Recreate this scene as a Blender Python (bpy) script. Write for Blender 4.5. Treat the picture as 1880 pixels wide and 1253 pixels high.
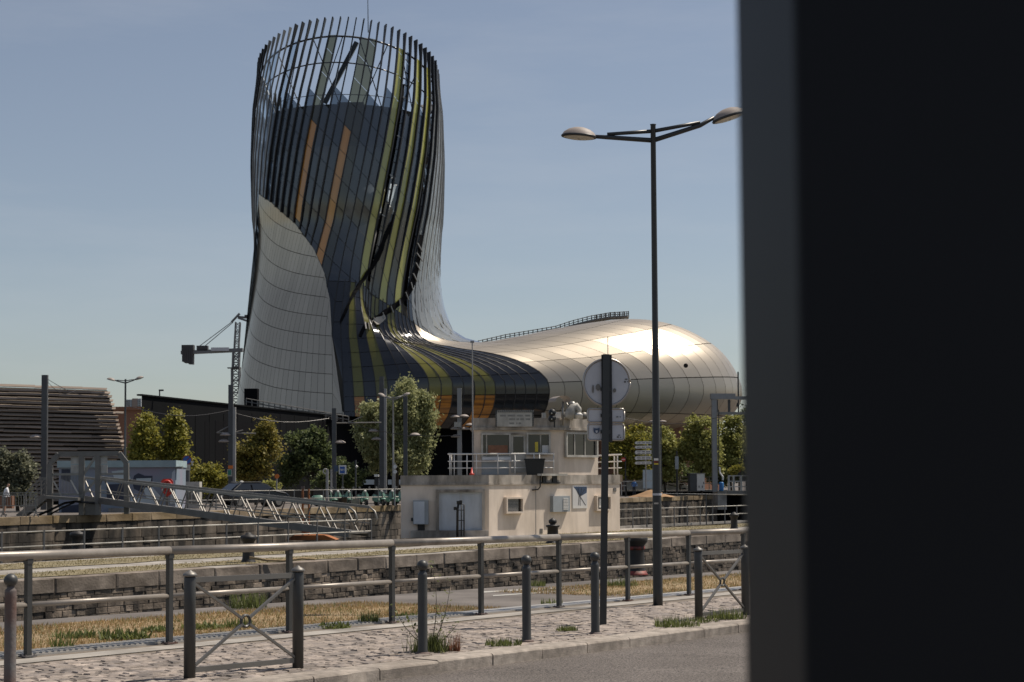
import bpy, math, random
import numpy as np
from mathutils import Vector, Matrix, Quaternion
random.seed(7); rng = np.random.default_rng(7)
for o in list(bpy.data.objects): bpy.data.objects.remove(o)
sc = bpy.context.scene; COL = sc.collection
R_ = math.radians

# ------------------------------------------------------------------ camera
FPX = 3000.0; EYE = 1.9
cam = bpy.data.cameras.new('camera'); camo = bpy.data.objects.new('camera', cam); COL.objects.link(camo)
cam.sensor_width = 36.0; cam.lens = 36.0*FPX/1880.0
cam.shift_y = 118.5/1880.0
cam.clip_start = 0.05; cam.clip_end = 8000
CR = Matrix.Rotation(math.pi/2 + math.atan(.045), 3, 'X') @ Matrix.Rotation(-.005, 3, 'Z')
camo.matrix_world = Matrix.Translation((0, 0, EYE)) @ CR.to_4x4()
cam.dof.use_dof = True; cam.dof.focus_distance = 27.0; cam.dof.aperture_fstop = 5.6
sc.camera = camo
sc.render.resolution_x, sc.render.resolution_y = 1024, 682

# ------------------------------------------------------------------ world and sun
SUN_AZ = math.atan2(.915, .403); SUN_EL = R_(59)
w = bpy.data.worlds.new('World'); sc.world = w; w.use_nodes = True
nt = w.node_tree; nt.nodes.clear()
out = nt.nodes.new('ShaderNodeOutputWorld'); bg = nt.nodes.new('ShaderNodeBackground')
sky = nt.nodes.new('ShaderNodeTexSky'); sky.sky_type = 'NISHITA'; sky.sun_disc = False
sky.sun_elevation = SUN_EL; sky.sun_rotation = SUN_AZ
sky.air_density = 1.0; sky.dust_density = .7; sky.ozone_density = 1.3; sky.altitude = 20
hs = nt.nodes.new('ShaderNodeHueSaturation'); hs.inputs['Saturation'].default_value = .75; hs.inputs['Hue'].default_value = .504
nt.links.new(sky.outputs[0], hs.inputs['Color'])
tc = nt.nodes.new('ShaderNodeTexCoord'); mp = nt.nodes.new('ShaderNodeMapping'); mp.inputs['Scale'].default_value = (1.6, 1.6, 9.0); mp.inputs['Rotation'].default_value = (.12, .06, 0)
cn_ = nt.nodes.new('ShaderNodeTexNoise'); cn_.inputs['Scale'].default_value = 2.2; cn_.inputs['Detail'].default_value = 7; cn_.inputs['Roughness'].default_value = .62
cr0 = nt.nodes.new('ShaderNodeMapRange'); cr0.inputs[1].default_value = .45; cr0.inputs[2].default_value = .85; cr0.inputs[4].default_value = .2
cmx = nt.nodes.new('ShaderNodeMix'); cmx.data_type = 'RGBA'; cmx.inputs[7].default_value = (7.2, 7.3, 7.6, 1)
nt.links.new(tc.outputs['Generated'], mp.inputs[0]); nt.links.new(mp.outputs[0], cn_.inputs['Vector']); nt.links.new(cn_.outputs[0], cr0.inputs[0]); nt.links.new(cr0.outputs[0], cmx.inputs[0]); nt.links.new(hs.outputs[0], cmx.inputs[6]); nt.links.new(cmx.outputs[2], bg.inputs['Color'])
bg.inputs['Strength'].default_value = .075
nt.links.new(bg.outputs[0], out.inputs[0])
sl = bpy.data.lights.new('sun', 'SUN'); sl.energy = 4.6; sl.angle = R_(.55); sl.color = (1.0, .905, .78)
slo = bpy.data.objects.new('sun', sl); COL.objects.link(slo)
SV = Vector((math.sin(SUN_AZ)*math.cos(SUN_EL), math.cos(SUN_AZ)*math.cos(SUN_EL), math.sin(SUN_EL)))
slo.rotation_euler = (-SV).to_track_quat('-Z', 'Y').to_euler()
sc.view_settings.view_transform = 'Standard'; sc.view_settings.look = 'None'
sc.view_settings.gamma = 1.0; sc.view_settings.use_curve_mapping = False
sc.view_settings.exposure = .16

# ------------------------------------------------------------------ pixel helpers
CAM = Vector((0, 0, EYE))
def ray(px, py):
    return CR @ Vector(((px-940)/FPX, (626.5-py+118.5)/FPX, -1.0))
def W(px, py, Y):
    d = ray(px, py); return CAM + d*(Y/d.y)
def G(px, py, a, b=0.0):
    d = ray(px, py); s = (a-EYE)/(d.z-b*d.y); return CAM + d*s
CRI = np.array(CR.transposed())
def project(P):
    P = np.asarray(P, float) - np.array([0, 0, EYE]); c = P @ CRI.T
    return 940+FPX*c[..., 0]/-c[..., 2], 626.5+118.5-FPX*c[..., 1]/-c[..., 2]
class Wall:
    """vertical plane through P running along d (xy); n = side towards the viewer"""
    def __init__(s, P, d):
        s.P = Vector((P[0], P[1], 0)); s.d = Vector((d[0], d[1], 0)).normalized(); s.n = Vector((s.d.y, -s.d.x, 0))
        if s.n.dot(s.P) > 0: s.n = -s.n
    def at(s, px, py):
        r = ray(px, py); k = (s.P-CAM).dot(s.n)/r.dot(s.n); q = CAM + r*k
        return (q-s.P).dot(s.d), q.z
    def pt(s, t, z, o=0): return s.P + s.d*t + Vector((0, 0, z)) + s.n*o
    def px(s, px, py, o=0): t, z = s.at(px, py); return s.pt(t, z, o)
    def box(s, mb, x0, y0, x1, y1, o0, o1):
        xm, ym = (x0+x1)/2, (y0+y1)/2
        t0 = s.at(x0, ym)[0]; t1 = s.at(x1, ym)[0]; z0 = s.at(xm, y1)[1]; z1 = s.at(xm, y0)[1]
        return s.boxm(mb, t0, t1, z0, z1, o0, o1)
    def boxm(s, mb, t0, t1, z0, z1, o0, o1):
        vs = [s.pt(t, z, o) for o in (o0, o1) for z in (z0, z1) for t in (t0, t1)]
        mb.add(vs, [(0, 1, 3, 2), (4, 6, 7, 5), (0, 4, 5, 1), (2, 3, 7, 6), (0, 2, 6, 4), (1, 5, 7, 3)]); return mb

# ------------------------------------------------------------------ objects
ORG = {}
def tag(o, label=None, cat=None, group=None, kind=None):
    if label: o['label'] = label
    if cat: o['category'] = cat
    if group: o['group'] = group
    if kind: o['kind'] = kind
    return o
def thing(name, loc, label=None, cat=None, group=None, rz=0):
    o = bpy.data.objects.new(name, None); COL.objects.link(o); o.location = loc; o.rotation_euler = (0, 0, rz)
    o.empty_display_size = .2; ORG[o] = Vector(loc); return tag(o, label, cat, group)
class MB:
    def __init__(s): s.v = []; s.f = []; s.m = []; s.mi = 0
    def add(s, vs, fs):
        o = len(s.v); s.v += [(float(v[0]), float(v[1]), float(v[2])) for v in vs]
        s.f += [tuple(i+o for i in f) for f in fs]; s.m += [s.mi]*len(fs); return s
    def box(s, c, size, rz=0, tilt=None):
        a, b, h = size[0]/2, size[1]/2, size[2]/2
        M = Matrix.Rotation(rz, 3, 'Z')
        if tilt is not None: M = M @ Matrix.Rotation(tilt[1], 3, tilt[0])
        vs = [Vector(c)+M @ Vector((x, y, z)) for z in (-h, h) for y in (-b, b) for x in (-a, a)]
        return s.add(vs, [(0, 2, 3, 1), (4, 5, 7, 6), (0, 1, 5, 4), (2, 6, 7, 3), (0, 4, 6, 2), (1, 3, 7, 5)])
    def bar(s, p0, p1, wd, ht, up=(0, 0, 1)):
        p0, p1 = Vector(p0), Vector(p1); t = (p1-p0).normalized(); u = Vector(up)
        if abs(t.dot(u)) > .98: u = Vector((0, 1, 0))
        a = t.cross(u).normalized()*wd/2; b = a.cross(t).normalized()*ht/2
        vs = [p+i*a+j*b for p in (p0, p1) for i, j in ((-1, -1), (1, -1), (1, 1), (-1, 1))]
        return s.add(vs, [(0, 1, 2, 3), (7, 6, 5, 4), (0, 4, 5, 1), (1, 5, 6, 2), (2, 6, 7, 3), (3, 7, 4, 0)])
    def tube(s, p0, p1, r0, r1=None, n=8): return s.poly([p0, p1], [r0, r0 if r1 is None else r1], n)
    def poly(s, pts, r, n=6):
        pts = [Vector(p) for p in pts]; rr = r if isinstance(r, (list, tuple)) else [r]*len(pts)
        o = []; ref = None
        for i, p in enumerate(pts):
            t = (pts[min(i+1, len(pts)-1)]-pts[max(i-1, 0)]).normalized()
            if ref is None: ref = Vector((0, 0, 1)) if abs(t.z) < .9 else Vector((1, 0, 0))
            a = t.cross(ref).normalized(); b = a.cross(t).normalized(); ref = b
            o += [p+(a*math.cos(2*math.pi*k/n)+b*math.sin(2*math.pi*k/n))*rr[i] for k in range(n)]
        fs = []
        for i in range(len(pts)-1):
            for k in range(n): fs.append((i*n+k, i*n+(k+1) % n, (i+1)*n+(k+1) % n, (i+1)*n+k))
        fs += [tuple(range(n-1, -1, -1)), tuple((len(pts)-1)*n+k for k in range(n))]
        return s.add(o, fs)
    def lathe(s, c, prof, n=14):
        c = Vector(c); vs = []; fs = []
        for r, z in prof: vs += [c+Vector((max(r, .0005)*math.cos(2*math.pi*k/n), max(r, .0005)*math.sin(2*math.pi*k/n), z)) for k in range(n)]
        for i in range(len(prof)-1):
            for k in range(n): fs.append((i*n+k, i*n+(k+1) % n, (i+1)*n+(k+1) % n, (i+1)*n+k))
        fs += [tuple(range(n-1, -1, -1)), tuple((len(prof)-1)*n+k for k in range(n))]
        return s.add(vs, fs)
    def disc(s, c, nrm, r0, th, n=24, r1=None):
        c = Vector(c); nrm = Vector(nrm).normalized(); a = nrm.orthogonal().normalized(); b = nrm.cross(a)
        r1 = r0 if r1 is None else r1
        vs = [c+(a*math.cos(6.28318*k/n)+b*math.sin(6.28318*k/n))*r for (r, o) in ((r0, 0), (r1, th)) for k in range(n)]
        vs = [v if i < n else v+nrm*th for i, v in enumerate(vs)]
        return s.add(vs, [tuple(range(n-1, -1, -1)), tuple(range(n, 2*n))]+[(k, (k+1) % n, n+(k+1) % n, n+k) for k in range(n)])
    def prism(s, poly, z0, z1):
        n = len(poly); ar = sum(poly[i][0]*poly[(i+1) % n][1]-poly[(i+1) % n][0]*poly[i][1] for i in range(n))
        if ar < 0: poly = poly[::-1]
        vs = [(p[0], p[1], z0) for p in poly]+[(p[0], p[1], z1) for p in poly]
        return s.add(vs, [tuple(range(n-1, -1, -1)), tuple(range(n, 2*n))]+[(k, (k+1) % n, n+(k+1) % n, n+k) for k in range(n)])
    def slab(s, pts, vec):
        n = len(pts); vec = Vector(vec); vs = [Vector(p) for p in pts]+[Vector(p)+vec for p in pts]
        return s.add(vs, [tuple(range(n-1, -1, -1)), tuple(range(n, 2*n))]+[(k, (k+1) % n, n+(k+1) % n, n+k) for k in range(n)])
    def quads(s, grid):
        R, C = len(grid), len(grid[0]); vs = [p for r in grid for p in r]
        return s.add(vs, [(i*C+j, i*C+j+1, (i+1)*C+j+1, (i+1)*C+j) for i in range(R-1) for j in range(C-1)])
    def build(s, name, mat, parent=None, smooth=False, local=False, origin=None, tint=None):
        V = np.array(s.v, float).reshape(-1, 3)
        if local: og = Vector((0, 0, 0))
        elif parent is not None: og = ORG[parent]
        elif origin is not None: og = Vector(origin)
        else:
            mn, mx = V.min(0), V.max(0); og = Vector(((mn[0]+mx[0])/2, (mn[1]+mx[1])/2, mn[2]))
        V = V-np.array(og); me = bpy.data.meshes.new(name); me.from_pydata(V.tolist(), [], s.f)
        for m in (mat if isinstance(mat, (list, tuple)) else [mat]): me.materials.append(m)
        if isinstance(mat, (list, tuple)): me.polygons.foreach_set('material_index', s.m)
        if smooth: me.polygons.foreach_set('use_smooth', [True]*len(s.f))
        if tint is not None:
            at = me.attributes.new('tint', 'FLOAT', 'FACE'); at.data.foreach_set('value', np.asarray(tint, np.float32))
        me.validate(); me.update()
        o = bpy.data.objects.new(name, me); COL.objects.link(o)
        if parent is not None: o.parent = parent
        elif not local: o.location = og
        ORG[o] = og; return o
def copy_tree(o, parent=None, loc=None, rz=None):
    c = o.copy(); COL.objects.link(c); c.parent = parent
    if loc is not None: c.location = loc; ORG[c] = Vector(loc)
    if rz is not None: c.rotation_euler = (0, 0, rz)
    for ch in list(o.children): copy_tree(ch, c)
    return c

# ------------------------------------------------------------------ materials
def pm(name, col, rough=.6, metal=0.0, var=.25, scale=2.0, bump=0.0, bscale=25.0, col2=None, ovar=.0, streak=None, spec=.5, detail=6, sharp=None, dirt=None):
    m = bpy.data.materials.new(name); m.use_nodes = True; t = m.node_tree; N = t.nodes; L = t.links
    b = N['Principled BSDF']; b.inputs['Roughness'].default_value = rough; b.inputs['Metallic'].default_value = metal
    b.inputs['Specular IOR Level'].default_value = spec
    g = N.new('ShaderNodeNewGeometry'); pos = g.outputs['Position']
    if streak:
        mp = N.new('ShaderNodeMapping'); mp.inputs['Scale'].default_value = streak; L.new(pos, mp.inputs[0]); pos = mp.outputs[0]
    n1 = N.new('ShaderNodeTexNoise'); n1.inputs['Scale'].default_value = scale; n1.inputs['Detail'].default_value = detail; L.new(pos, n1.inputs['Vector'])
    rp = N.new('ShaderNodeMapRange')
    lo, hi = sharp or (.3, .7)
    rp.inputs[1].default_value = lo; rp.inputs[2].default_value = hi; L.new(n1.outputs[0], rp.inputs[0])
    mx = N.new('ShaderNodeMix'); mx.data_type = 'RGBA'; L.new(rp.outputs[0], mx.inputs[0])
    c2 = col2 if col2 else tuple(c*(1-var) for c in col)
    mx.inputs[6].default_value = (*c2, 1); mx.inputs[7].default_value = (*col, 1); last = mx.outputs[2]
    if ovar:
        oi = N.new('ShaderNodeObjectInfo'); mr = N.new('ShaderNodeMapRange'); mr.inputs[3].default_value = 1-ovar; mr.inputs[4].default_value = 1+ovar
        L.new(oi.outputs['Random'], mr.inputs[0]); hv = N.new('ShaderNodeHueSaturation'); L.new(mr.outputs[0], hv.inputs['Value']); L.new(last, hv.inputs['Color']); last = hv.outputs[0]
    if dirt:
        ds, amt, dst = dirt; mp2 = N.new('ShaderNodeMapping'); mp2.inputs['Scale'].default_value = dst; L.new(g.outputs['Position'], mp2.inputs[0])
        n3 = N.new('ShaderNodeTexNoise'); n3.inputs['Scale'].default_value = ds; n3.inputs['Detail'].default_value = 9; n3.inputs['Roughness'].default_value = .65; L.new(mp2.outputs[0], n3.inputs['Vector'])
        r3 = N.new('ShaderNodeMapRange'); r3.inputs[1].default_value = .42; r3.inputs[2].default_value = .68; r3.inputs[3].default_value = 0; r3.inputs[4].default_value = amt; L.new(n3.outputs[0], r3.inputs[0])
        m3 = N.new('ShaderNodeMix'); m3.data_type = 'RGBA'; m3.blend_type = 'MULTIPLY'; m3.inputs[7].default_value = (.22, .19, .15, 1); L.new(r3.outputs[0], m3.inputs[0]); L.new(last, m3.inputs[6]); last = m3.outputs[2]
    L.new(last, b.inputs['Base Color'])
    if bump:
        n2 = N.new('ShaderNodeTexNoise'); n2.inputs['Scale'].default_value = bscale; n2.inputs['Detail'].default_value = 5
        L.new(g.outputs['Position'], n2.inputs['Vector']); bp = N.new('ShaderNodeBump'); bp.inputs['Strength'].default_value = bump; bp.inputs['Distance'].default_value = .02
        L.new(n2.outputs[0], bp.inputs['Height']); L.new(bp.outputs[0], b.inputs['Normal'])
    return m
def glassmat(name, tint, refl=.9, trans=.5, rough=.02, base=None):
    """thin architectural glass: tinted transmission plus a fresnel mirror"""
    m = bpy.data.materials.new(name); m.use_nodes = True; t = m.node_tree; N = t.nodes; L = t.links; N.clear()
    o = N.new('ShaderNodeOutputMaterial'); tr = N.new('ShaderNodeBsdfTransparent'); tr.inputs[0].default_value = (*tint, 1)
    gl = N.new('ShaderNodeBsdfGlossy'); gl.inputs['Roughness'].default_value = rough; gl.inputs[0].default_value = (refl, refl, refl, 1)
    df = N.new('ShaderNodeBsdfDiffuse'); df.inputs[0].default_value = (*(base or tint), 1)
    m1 = N.new('ShaderNodeMixShader'); m1.inputs[0].default_value = 1-trans; L.new(tr.outputs[0], m1.inputs[1]); L.new(df.outputs[0], m1.inputs[2])
    lw = N.new('ShaderNodeLayerWeight'); lw.inputs[0].default_value = .5
    pw = N.new('ShaderNodeMath'); pw.operation = 'POWER'; pw.inputs[1].default_value = 4.0; L.new(lw.outputs['Facing'], pw.inputs[0])
    fr = N.new('ShaderNodeMath'); fr.operation = 'MULTIPLY_ADD'; fr.inputs[1].default_value = .85; fr.inputs[2].default_value = .09; L.new(pw.outputs[0], fr.inputs[0])
    m2 = N.new('ShaderNodeMixShader'); L.new(fr.outputs[0], m2.inputs[0]); L.new(m1.outputs[0], m2.inputs[1]); L.new(gl.outputs[0], m2.inputs[2])
    L.new(m2.outputs[0], o.inputs[0]); return m
def leafmat(name, dark, light):
    m = bpy.data.materials.new(name); m.use_nodes = True; t = m.node_tree; N = t.nodes; L = t.links; N.clear()
    o = N.new('ShaderNodeOutputMaterial'); at = N.new('ShaderNodeAttribute'); at.attribute_name = 'tint'
    mx = N.new('ShaderNodeMix'); mx.data_type = 'RGBA'; mx.inputs[6].default_value = (*dark, 1); mx.inputs[7].default_value = (*light, 1); L.new(at.outputs['Fac'], mx.inputs[0])
    d = N.new('ShaderNodeBsdfPrincipled'); d.inputs['Roughness'].default_value = .55; d.inputs['Specular IOR Level'].default_value = .35
    tl = N.new('ShaderNodeBsdfTranslucent'); ms = N.new('ShaderNodeMixShader'); ms.inputs[0].default_value = .42
    L.new(mx.outputs[2], d.inputs['Base Color']); L.new(mx.outputs[2], tl.inputs[0]); L.new(d.outputs[0], ms.inputs[1]); L.new(tl.outputs[0], ms.inputs[2]); L.new(ms.outputs[0], o.inputs[0]); return m

M = {}
M['asphalt'] = pm('asphalt', (.165, .143, .127), .9, scale=42, bump=.9, bscale=50, detail=2.5, col2=(.05, .042, .038), sharp=(.40, .53), dirt=(.55, .45, (1, 1, 1)))
M['asphalt_old'] = pm('old_asphalt', (.17, .15, .135), .95, var=.3, scale=.9, bump=.3, bscale=60, detail=10, dirt=(.6, .55, (1, 1, 1)))
M['cobble'] = pm('cobble_granite', (.34, .285, .24), .75, scale=3.5, bump=.7, bscale=30, ovar=.38, col2=(.18, .155, .14), sharp=(.36, .64), detail=10, dirt=(4.0, .45, (1, 1, 1)))
M['joint'] = pm('joint_sand', (.20, .165, .13), .95, var=.4, scale=6, bump=.5, bscale=50)
M['kerb'] = pm('kerb_granite', (.43, .375, .32), .85, var=.45, scale=9, bump=.35, bscale=60, ovar=.08, detail=12, dirt=(1.1, .5, (1, 1, 1)))
M['concrete'] = pm('concrete', (.40, .37, .33), .9, var=.35, scale=1.2, bump=.3, bscale=30, detail=10, dirt=(.8, .6, (1, 1, 1)))
M['earth'] = pm('dry_earth', (.25, .19, .13), .95, var=.45, scale=1.1, bump=.6, bscale=25, col2=(.16, .13, .085), detail=10)
M['coping'] = pm('coping_stone', (.30, .25, .205), .9, var=.4, scale=1.6, bump=.7, bscale=14, ovar=.12, col2=(.13, .105, .085), detail=10, dirt=(.7, .75, (1, 1, 1.5)))
M['wallstone'] = pm('lock_wall_stone', (.25, .20, .155), .92, scale=1.5, bump=.9, bscale=14, ovar=.45, col2=(.05, .04, .032), detail=12, sharp=(.38, .62), dirt=(.9, .85, (1, 1, .6)))
M['mortar'] = pm('wall_mortar', (.06, .048, .038), .95, var=.5, scale=2, bump=.5, bscale=20)
M['farstone'] = pm('quay_wall_stone', (.17, .14, .11), .92, scale=.5, bump=.8, bscale=8, ovar=.35, col2=(.022, .019, .015), streak=(1.6, 1.6, .4), detail=12, sharp=(.42, .6), dirt=(.5, .8, (1.5, 1.5, .4)))
M['farcop'] = pm('mossy_coping', (.33, .26, .18), .9, scale=.35, bump=.6, bscale=8, ovar=.15, col2=(.19, .13, .05), detail=10, dirt=(.5, .8, (1, 1, 1)))
M['water'] = pm('lock_water', (.03, .035, .03), .08, var=.3, scale=.2, bump=.15, bscale=3)
M['steel_grey'] = pm('painted_grey_steel', (.062, .063, .062), .45, metal=.2, var=.2, scale=3, bump=.08, bscale=60, ovar=.06, dirt=(3, .4, (1, 1, 1)))
M['rail_top'] = pm('worn_rail_paint', (.33, .295, .255), .42, metal=.3, var=.25, scale=4, bump=.05, bscale=60, dirt=(2.5, .4, (1, 1, 1)))
M['lamp_dark'] = pm('dark_lamp_paint', (.028, .031, .033), .4, var=.2, scale=3, bump=.04)
M['lamp_shell'] = pm('lamp_shell', (.31, .265, .235), .6, metal=0, var=.15, scale=6)
M['lamp_lens'] = pm('lamp_lens', (.55, .52, .44), .3, var=.1, scale=6)
M['rust'] = pm('rusty_steel', (.12, .12, .12), .7, scale=3.2, col2=(.10, .035, .017), bump=.3, detail=10)
M['rust_orange'] = pm('rusty_orange_paint', (.42, .14, .03), .7, scale=1.5, col2=(.12, .045, .02), bump=.3, detail=10)
M['iron'] = pm('black_iron', (.016, .014, .013), .55, var=.4, scale=5, bump=.25, bscale=30)
M['iron_red'] = pm('red_paint', (.32, .05, .035), .6, var=.5, scale=7, col2=(.03, .015, .012))
M['sign_back'] = pm('sign_back_alu', (.52, .53, .56), .5, metal=.1, var=.14, scale=4)
M['sign_rim'] = pm('sign_rim_alu', (.40, .37, .34), .35, metal=.7, var=.15, scale=4)
M['white'] = pm('white_paint', (.72, .70, .66), .5, var=.15, scale=3)
M['white_dirty'] = pm('dirty_white_paint', (.55, .53, .48), .6, var=.35, scale=2, detail=10, dirt=(1.2, .5, (1, 1, .5)))
M['galv'] = pm('galvanised_steel', (.27, .26, .24), .45, metal=.6, var=.25, scale=3)
M['galv_dark'] = pm('dull_aluminium', (.20, .19, .175), .5, metal=.5, var=.25, scale=2)
M['grate'] = pm('grating_steel', (.45, .43, .40), .5, metal=.5, var=.25, scale=3)
M['render'] = pm('cream_render', (.83, .715, .60), .9, var=.15, scale=.6, bump=.15, bscale=25, detail=12, dirt=(.55, .42, (1.3, 1.3, .35)))
M['parapet'] = pm('stained_parapet', (.58, .52, .45), .9, scale=1.1, col2=(.22, .20, .175), bump=.25, bscale=25, streak=(1.6, 1.6, .5), detail=12, dirt=(.9, .75, (1.4, 1.4, .5)))
M['door_grey'] = pm('pale_grey_door', (.58, .62, .67), .5, var=.12, scale=1.2, dirt=(.9, .3, (1.5, 1.5, .4)))
M['cabinet'] = pm('grey_cabinet', (.32, .35, .37), .5, var=.15, scale=2)
M['dark_glass'] = pm('dark_window_glass', (.012, .014, .016), .04, var=.3, scale=1, spec=.8)
M['black'] = pm('black_plastic', (.012, .013, .015), .5, var=.3, scale=3)
M['louver'] = pm('louver_grey', (.22, .22, .22), .5, var=.2, scale=3)
M['poster'] = pm('poster_print', (.62, .61, .60), .5, var=.1, scale=2)
M['poster_blue'] = pm('poster_blue', (.045, .075, .14), .5, var=.3, scale=2)
M['brick_brown'] = pm('brown_board', (.25, .12, .07), .8, var=.3, scale=5)
M['yellow'] = pm('yellow_plastic', (.65, .50, .05), .5, var=.1, scale=3)
M['red'] = pm('red_plastic', (.55, .045, .03), .4, var=.2, scale=5)
M['blue'] = pm('blue_plastic', (.03, .17, .42), .45, var=.15, scale=3)
M['sign_blue'] = pm('sign_blue', (.02, .085, .33), .4, var=.1, scale=3)
M['orange'] = pm('orange_sign', (.65, .17, .02), .5, var=.1, scale=3)
M['green_sign'] = pm('green_sign', (.03, .20, .13), .5, var=.1, scale=3)
M['podium'] = pm('black_podium_cladding', (.0065, .0072, .0085), .85, var=.35, scale=.25, spec=.08)
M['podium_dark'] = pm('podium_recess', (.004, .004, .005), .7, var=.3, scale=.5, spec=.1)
M['slat'] = pm('weathered_timber', (.36, .29, .23), .8, scale=.6, col2=(.20, .16, .13), ovar=.18, streak=(.5, .5, 6), detail=8)
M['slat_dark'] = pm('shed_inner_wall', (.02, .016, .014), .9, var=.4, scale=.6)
M['gold'] = pm('champagne_aluminium', (.42, .37, .30), .40, metal=.66, var=.10, scale=.22, ovar=.045)
M['shield'] = pm('satin_champagne_aluminium', (.52, .445, .34), .30, metal=.88, var=.12, scale=.15, ovar=.06, streak=(1, 1, .15))
M['gold_back'] = pm('panel_joint_dark', (.09, .08, .065), .8, var=.2, scale=1)
M['fin'] = pm('dark_fin_metal', (.035, .034, .035), .4, metal=.4, var=.25, scale=.7)
M['fin_pale'] = pm('pale_fin_metal', (.34, .33, .31), .4, metal=.6, var=.25, scale=.7)
M['g_clear'] = glassmat('clear_glass', (.72, .80, .86), trans=.93)
M['g_dark'] = glassmat('blue_dark_glass', (.42, .50, .58), trans=.38, base=(.05, .068, .092))
M['g_low'] = glassmat('lower_dark_glass', (.36, .42, .5), trans=.3, base=(.016, .021, .03))
M['g_olive'] = glassmat('olive_glass', (.42, .40, .26), trans=.6, base=(.055, .052, .022))
M['g_green'] = glassmat('printed_green_glass', (.5, .5, .2), trans=.15, base=(.42, .41, .09))
M['g_amber'] = glassmat('printed_amber_glass', (.7, .4, .1), trans=.15, base=(.66, .30, .055))
M['g_pale'] = glassmat('painted_sky_sheen_glass', (.6, .62, .62), trans=.22, base=(.25, .27, .275))  # pale base colour paints in the sky reflected by the right-hand panes
M['g_edge'] = glassmat('pale_blue_glass', (.6, .66, .72), trans=.3, base=(.16, .20, .24))
M['f_dark'] = pm('foot_dark_glass', (.012, .013, .016), .1, var=.3, scale=.3, spec=.75)
M['f_green'] = pm('foot_green_glass', (.155, .145, .03), .12, var=.35, scale=.3, spec=.6)
M['f_orange'] = pm('foot_amber_reflection', (.55, .21, .02), .2, scale=1.2, col2=(.16, .06, .01), streak=(.2, .2, 4), spec=.8)  # orange colour stands in for amber reflected low on the green bands
M['core'] = pm('core_dark_cladding', (.030, .037, .047), .35, var=.35, scale=.2, spec=.5)
M['core_win'] = pm('observation_glass', (.16, .22, .29), .08, var=.5, scale=.5, spec=.9)
M['tram_pole'] = pm('tram_pole_paint', (.075, .078, .083), .5, metal=.2, var=.2, scale=2)
M['tram_pale_lit'] = pm('pale_and_sunlit_pole', (.30, .295, .29), .5, metal=.3, var=.15, scale=2)  # pale pole paint, also used to paint the sunlit edge of two tram poles
M['bark'] = pm('bark', (.075, .06, .045), .9, var=.5, scale=4, bump=.6, bscale=12)
M['l_maple'] = leafmat('maple_leaves', (0.0961, 0.1178, 0.0256), (0.4233, 0.3678, 0.0668))
M['l_autumn'] = leafmat('turning_leaves', (0.0862, 0.0978, 0.0253), (0.391, 0.3105, 0.0747))
M['l_dark'] = leafmat('dark_leaves', (0.0385, 0.0577, 0.0256), (0.1895, 0.2229, 0.0846))
M['l_willow'] = leafmat('willow_leaves', (0.1283, 0.1497, 0.0642), (0.5, 0.5, 0.2451))
M['l_olive'] = leafmat('olive_leaves', (0.075, 0.0856, 0.0557), (0.2897, 0.2897, 0.1895))
M['l_yellow'] = leafmat('yellow_green_leaves', (0.1497, 0.1497, 0.0385), (0.5, 0.5, 0.167))
M['grass'] = leafmat('dry_grass', (.16, .105, .045), (.42, .29, .14))
M['grass_island'] = leafmat('island_grass', (.10, .09, .035), (.27, .215, .10))
M['weed'] = leafmat('green_weeds', (.06, .08, .02), (.19, .21, .07))
M['weed_red'] = leafmat('reddish_weed', (0.12, 0.05, 0.03), (0.3, 0.15, 0.09))
M['straw'] = pm('straw_litter', (.33, .23, .125), .95, scale=3, col2=(.20, .155, .085), bump=.9, bscale=22, detail=10)
M['straw_isl'] = pm('island_turf', (.25, .205, .115), .95, scale=.9, col2=(.14, .12, .07), bump=.8, bscale=10, detail=10)
M['mural'] = pm('mural_wall', (.19, .235, .285), .8, scale=.35, col2=(.23, .22, .28), sharp=(.42, .58))
M['mural_dark'] = pm('mural_dark_paint', (.035, .045, .075), .7, var=.3, scale=1)
M['mural_pale'] = pm('mural_pale_paint', (.46, .54, .58), .7, var=.2, scale=1)
M['roof_cyan'] = pm('pale_cyan_roof', (.30, .39, .41), .7, var=.2, scale=1.5)
M['car'] = pm('dark_car_paint', (.014, .016, .02), .2, metal=.4, var=.1, scale=1, spec=.7)
M['car_white'] = pm('white_car_paint', (.65, .65, .65), .3, var=.1, scale=1)
M['tyre'] = pm('tyre_rubber', (.012, .012, .012), .8, var=.2, scale=5)
M['scooter'] = pm('mint_scooter_paint', (.17, .30, .23), .35, var=.1, scale=2)
M['skin'] = pm('skin', (.42, .24, .16), .6, var=.1, scale=5)
M['shirt'] = pm('white_shirt', (.68, .68, .68), .85, var=.1, scale=5)
M['shorts'] = pm('dark_shorts', (.02, .022, .03), .85, var=.1, scale=5)
M['shirt_blue'] = pm('blue_shirt', (.05, .12, .3), .85, var=.1, scale=5)
M['sand'] = pm('orange_sand', (.36, .22, .115), .95, var=.3, scale=1.5, bump=.5, bscale=12)
M['pillar_side'] = pm('black_pillar_metal', (.0055, .0065, .009), .6, var=.15, scale=6, spec=.25)
M['apart'] = pm('apartment_render', (.48, .50, .52), .8, var=.1, scale=.1)
M['apart_brown'] = pm('apartment_brown', (.32, .24, .20), .8, var=.1, scale=.1)
M['hill'] = pm('distant_wood', (.05, .06, .055), .95, var=.4, scale=.05)
M['crane'] = pm('crane_steel', (.16, .165, .17), .6, metal=.2, var=.2, scale=.5)
M['crane_dark'] = pm('crane_ballast', (.06, .06, .062), .8, var=.3, scale=.4)
M['pink'] = pm('pink_print', (.32, .10, .16), .7, var=.4, scale=1.5)
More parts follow.
